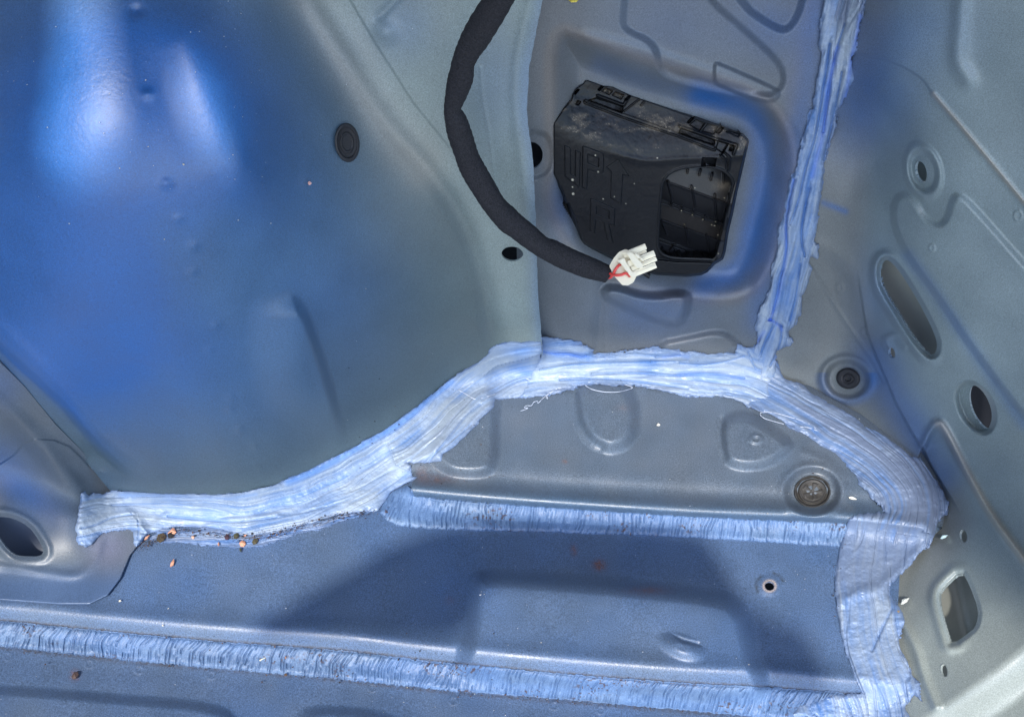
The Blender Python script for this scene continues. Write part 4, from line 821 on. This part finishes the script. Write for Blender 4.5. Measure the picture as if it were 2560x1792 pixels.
# ------------------------------------------------------------------ loose bits
def flake(u, v, outline, size, h, color, name, label, cat, group=None, ang=0):
    t = float(samp(SOFT, u, v)) - .0026
    size *= .8; c, s = math.cos(ang), math.sin(ang); bm = bmesh.new(); vs = []
    nrm_ = Vector((0, -.15, 1)).normalized(); ctr = Vector(pt(u, v, np.float64(t)))
    base = [ctr + Vector(((x * c - y * s) * size, -(x * s + y * c) * size * 1.05, 0)) for x, y in outline]
    vs = [bm.verts.new(p + Vector((0, 0, .0003 * math.sin(i * 2.3)))) for i, p in enumerate(base)]
    top = bm.verts.new(ctr + Vector((0, 0, h)))
    low = [bm.verts.new(p.co - Vector((0, 0, .0007))) for p in vs]
    n = len(vs)
    for i in range(n):
        bm.faces.new((vs[(i + 1) % n], vs[i], top)); bm.faces.new((vs[i], vs[(i + 1) % n], low[(i + 1) % n], low[i]))
    bm.faces.new(low); bmesh.ops.recalc_face_normals(bm, faces=bm.faces)
    me = mesh_from_bm(bm, name)
    a = me.color_attributes.new('paint', 'FLOAT_COLOR', 'POINT')
    for d in a.data: d.color = (*color, 1)
    o = link(name, me, M['bits'])
    o.data.transform(__import__('mathutils').Matrix.Translation(-ctr)); o.location = ctr
    tag(o, label, cat, group); return o
ORG = (.62, .29, .18); BRN = (.07, .05, .025); DRK = (.012, .011, .012); STR = (.62, .60, .42)
irr = [(-1, -.2), (-.3, -1), (.5, -.8), (1, .1), (.6, .9), (-.4, .8)]
tri = [(-1, .6), (-.1, -.9), (.3, -.7), (1, .3), (.8, .7), (-.2, .8)]
slv = [(-1, .15), (-.3, -.3), (.4, -.35), (1, .05), (.2, .35), (-.6, .3)]
flake(431, 1327, tri, .0033, .001, ORG, 'rust_chip', 'triangular orange chip lodged under the left sealant band', 'chip')
flake(606, 1358, irr, .0027, .0009, ORG, 'rust_chip', 'rounded orange chip near the middle of the left sealant band', 'chip')
flake(431, 1406, slv, .0034, .0008, ORG, 'rust_chip', 'slender orange chip lying alone on the open boot floor', 'chip', ang=1.75)
flake(367, 1342, slv, .0026, .0007, (.5, .25, .16), 'rust_chip', 'small orange chip at the start of the bracket seam', 'chip', ang=-.9)
flake(546, 1359, slv, .0018, .0006, ORG, 'rust_chip', 'tiny upright orange chip left of the rounded one', 'chip', ang=1.4)
flake(482, 1342, irr, .0013, .0006, (.6, .35, .25), 'rust_chip', 'pale orange crumb in the brushed film under the sealant', 'chip')
flake(612, 1338, slv, .0016, .0006, ORG, 'rust_chip', 'little orange chip just above the rounded one', 'chip', ang=-.6)
flake(402, 1343, irr, .0040, .0005, BRN, 'leaf_scrap', 'brown leaf scrap beside the triangular chip', 'leaf scrap', ang=.5)
flake(426, 1337, irr, .0026, .0005, DRK, 'leaf_scrap', 'black scrap tucked under the triangular chip', 'leaf scrap')
flake(601, 1373, slv, .0022, .0005, (.05, .055, .035), 'leaf_scrap', 'dark olive scrap below the rounded chip', 'leaf scrap', ang=1.2)
flake(567, 1342, irr, .0022, .0006, (.05, .02, .04), 'leaf_scrap', 'dark purple scrap at the edge of the left sealant', 'leaf scrap')
flake(590, 1339, irr, .0025, .0006, (.06, .06, .03), 'leaf_scrap', 'olive leaf scrap between two orange chips', 'leaf scrap', ang=.3)
flake(637, 1352, irr, .0026, .0006, (.07, .06, .03), 'leaf_scrap', 'olive scrap right of the rounded chip', 'leaf scrap', ang=.8)
flake(187, 1687, irr, .0026, .0010, (.06, .035, .03), 'leaf_scrap', 'round dark brown scrap on the lower floor strip', 'leaf scrap', ang=.8)
flake(658, 1646, [(-1, .08), (1, .08), (1, -.08), (-1, -.08)], .0027, .0005, STR, 'straw_piece', 'short pale straw across the long ribbed sealant', 'straw', ang=-.48)
flake(714, 1642, slv, .0011, .0006, ORG, 'rust_chip', 'orange grain on the long ribbed sealant beside the straw', 'chip', ang=1.5)
flake(774, 457 + 0, irr, .0012, .001, (.7, .4, .35), 'rust_chip', 'single pink grain stuck on the blue wheel arch', 'chip')
flake(1646, 1060, tri, .0016, .0008, (.5, .48, .42), 'sealant_crumb', 'pale sealant crumb on the middle of the gusset', 'crumb')
flake(2132, 1244, slv, .0030, .0008, (.75, .72, .62), 'sealant_crumb', 'pale slender crumb on the gusset near the drain plug', 'crumb', ang=.4)
flake(2360, 1340, slv, .0034, .0012, (.5, .68, .72), 'sealant_crumb', 'pale blue blob of sealant hanging at the rear corner', 'crumb', ang=-.3)
flake(2262, 1500, slv, .0046, .0014, (.5, .53, .5), 'sealant_crumb', 'torn white sealant curl over the rear corner gap', 'crumb', ang=-.5)
flake(2247, 1535, irr, .0030, .0008, (.36, .25, .14), 'leaf_scrap', 'tan leaf scrap caught in the rear corner gap', 'leaf scrap', ang=.6)
flake(1433, -2, irr, .0034, .0012, (.75, .60, .10), 'paint_flake', 'yellow flake at the top edge of the vent wall', 'flake')
# white sealant threads
def thread(pts_, r, label, col='threadw'):
    p = [tuple(pt(u, v, np.float64(float(samp(SOFT, u, v)) - .0032 - .0006 * math.sin(i)))) for i, (u, v) in enumerate(crom(pts_, 8))]
    me = mesh_from_bm(tube(p, [r * (.6 + .6 * float(noise(i / 5., 3, 5))) for i in range(len(p))], 6), 'sealant_thread')
    o = link('sealant_thread', me, M['thread']); tag(o, label, 'sealant thread'); return o
M['thread'] = paint_mat('white_sealant_thread', rough=.4, grain=.03, attr=False, base=(.45, .50, .60))
def y3(x, y): return (1300 + x / 4.592, 820 + y / 4.592)
def y4(x, y): return (1750 + x / 4.592, 780 + y / 4.592)
thread([y3(430, 690), y3(370, 730), y3(310, 770), y3(320, 810), y3(300, 800), y3(310, 770), y3(260, 810), y3(210, 860), y3(200, 840), y3(160, 850), y3(130, 890), y3(80, 890), y3(50, 910), y3(90, 920), y3(60, 935), y3(10, 950)], .00032, 'curly white sealant thread trailing onto the gusset')
thread([y4(1150, 1315), y4(1240, 1325), y4(1350, 1360), y4(1280, 1300), y4(1180, 1250), y4(1000, 1195), y4(850, 1155), y4(720, 1150), y4(690, 1175), y4(740, 1220), y4(850, 1255), y4(960, 1285)], .00028, 'looped white sealant thread over the dark stripe')
thread([(1147, 975), (1165, 985), (1190, 998), (1215, 992), (1238, 985)], .00035, 'short white sealant thread on the bend of the left band')
thread([y3(60, 575), y3(200, 625), y3(380, 665)], .0003, 'straight white sealant thread under the top band')
thread([y3(740, 650), y3(820, 700), y3(950, 730), y3(1100, 735), y3(1230, 710), y3(1290, 680), y3(1200, 650)], .0003, 'bowed white sealant thread at the top of the gusset')

# fine scattered dust and grit: nobody could count it
def specks(name, label, areas, n, size, cols, seed):
    rs = np.random.RandomState(seed); vs = []; fs = []; cs = []
    wts = np.array([a[2] for a in areas]); wts = wts / wts.sum()
    for i in range(n):
        a = areas[rs.choice(len(areas), p=wts)]
        if a[0] == 'r': u = rs.uniform(a[1][0], a[1][2]); v = rs.uniform(a[1][1], a[1][3])
        else:
            L = a[1]; k = rs.randint(len(L) - 1); q = rs.rand(); u = L[k][0] * (1 - q) + L[k + 1][0] * q + rs.normal(0, a[3]); v = L[k][1] * (1 - q) + L[k + 1][1] * q + rs.normal(0, a[3] * .6)
        if not (-200 < u < 2700 and -150 < v < 1950): continue
        t = float(samp(SOFT, u, v)) - a[4]; c = pt(u, v, np.float64(t)); r = size * rs.lognormal(0, .45); k0 = len(vs)
        an = rs.rand() * 6.3; el = rs.uniform(.4, 1)
        for j in range(5):
            b = an + j * 1.2566; q = rs.uniform(.6, 1.2) * r
            vs.append(c + np.array([math.cos(b) * q, math.sin(b) * q * el * C45, math.sin(b) * q * el * C45]))
        vs.append(c + np.array([0, -r * .5, r * .5])); col = cols[rs.randint(len(cols))]
        for j in range(5): fs.append((k0 + j, k0 + (j + 1) % 5, k0 + 5))
        cs += [col] * 6
    me = raw_mesh(name, np.array(vs), np.array(fs), np.array(cs), smooth=False)
    o = link(name, me, M['bits']); tag(o, label, 'dust', kind='stuff'); return o
LOWL = [(340, 1372), (400, 1345), (450, 1325), (560, 1340), (616, 1345), (680, 1338), (760, 1312), (850, 1288), (930, 1280)]
SEAMB = [(0, 1618), (308, 1652), (850, 1700), (1130, 1730), (1410, 1752), (1710, 1778)]
SEAMT = [(0, 1551), (530, 1602), (1074, 1652), (1710, 1707)]
specks('dust', 'fine pale dust scattered over the floor and gusset', [('r', (0, 1320, 2080, 1790), 5, 0, .0016), ('r', (1050, 1000, 2150, 1290), 2.2, 0, .0008), ('r', (0, 0, 700, 600), 2.6, 0, .0006), ('r', (700, 0, 1300, 1100), .5, 0, .0006), ('r', (1350, 0, 2050, 820), .3, 0, .0008)], 420, .00020, [(.5, .52, .55), (.4, .42, .46), (.6, .55, .45)], 5)
specks('grit', 'dark grit gathered along the sealant edges', [('l', LOWL, 18, 9, .0030), ('l', SEAMB, 4, 6, .003), ('l', SEAMT, 1.2, 3, .0032), ('r', (1000, 1000, 2100, 1290), 1.0, 0, .001), ('r', (860, 900, 1300, 1240), 1.6, 0, .0036), ('r', (0, 1580, 1300, 1720), 1.4, 0, .003), ('l', [(2110, 1320), (2095, 1400), (2088, 1500), (2100, 1600)], .8, 8, .003), ('r', (1350, 860, 1850, 980), .5, 0, .0046)], 1500, .00030, [(.02, .018, .018), (.05, .03, .025), (.09, .05, .03), (.03, .03, .035)], 6)
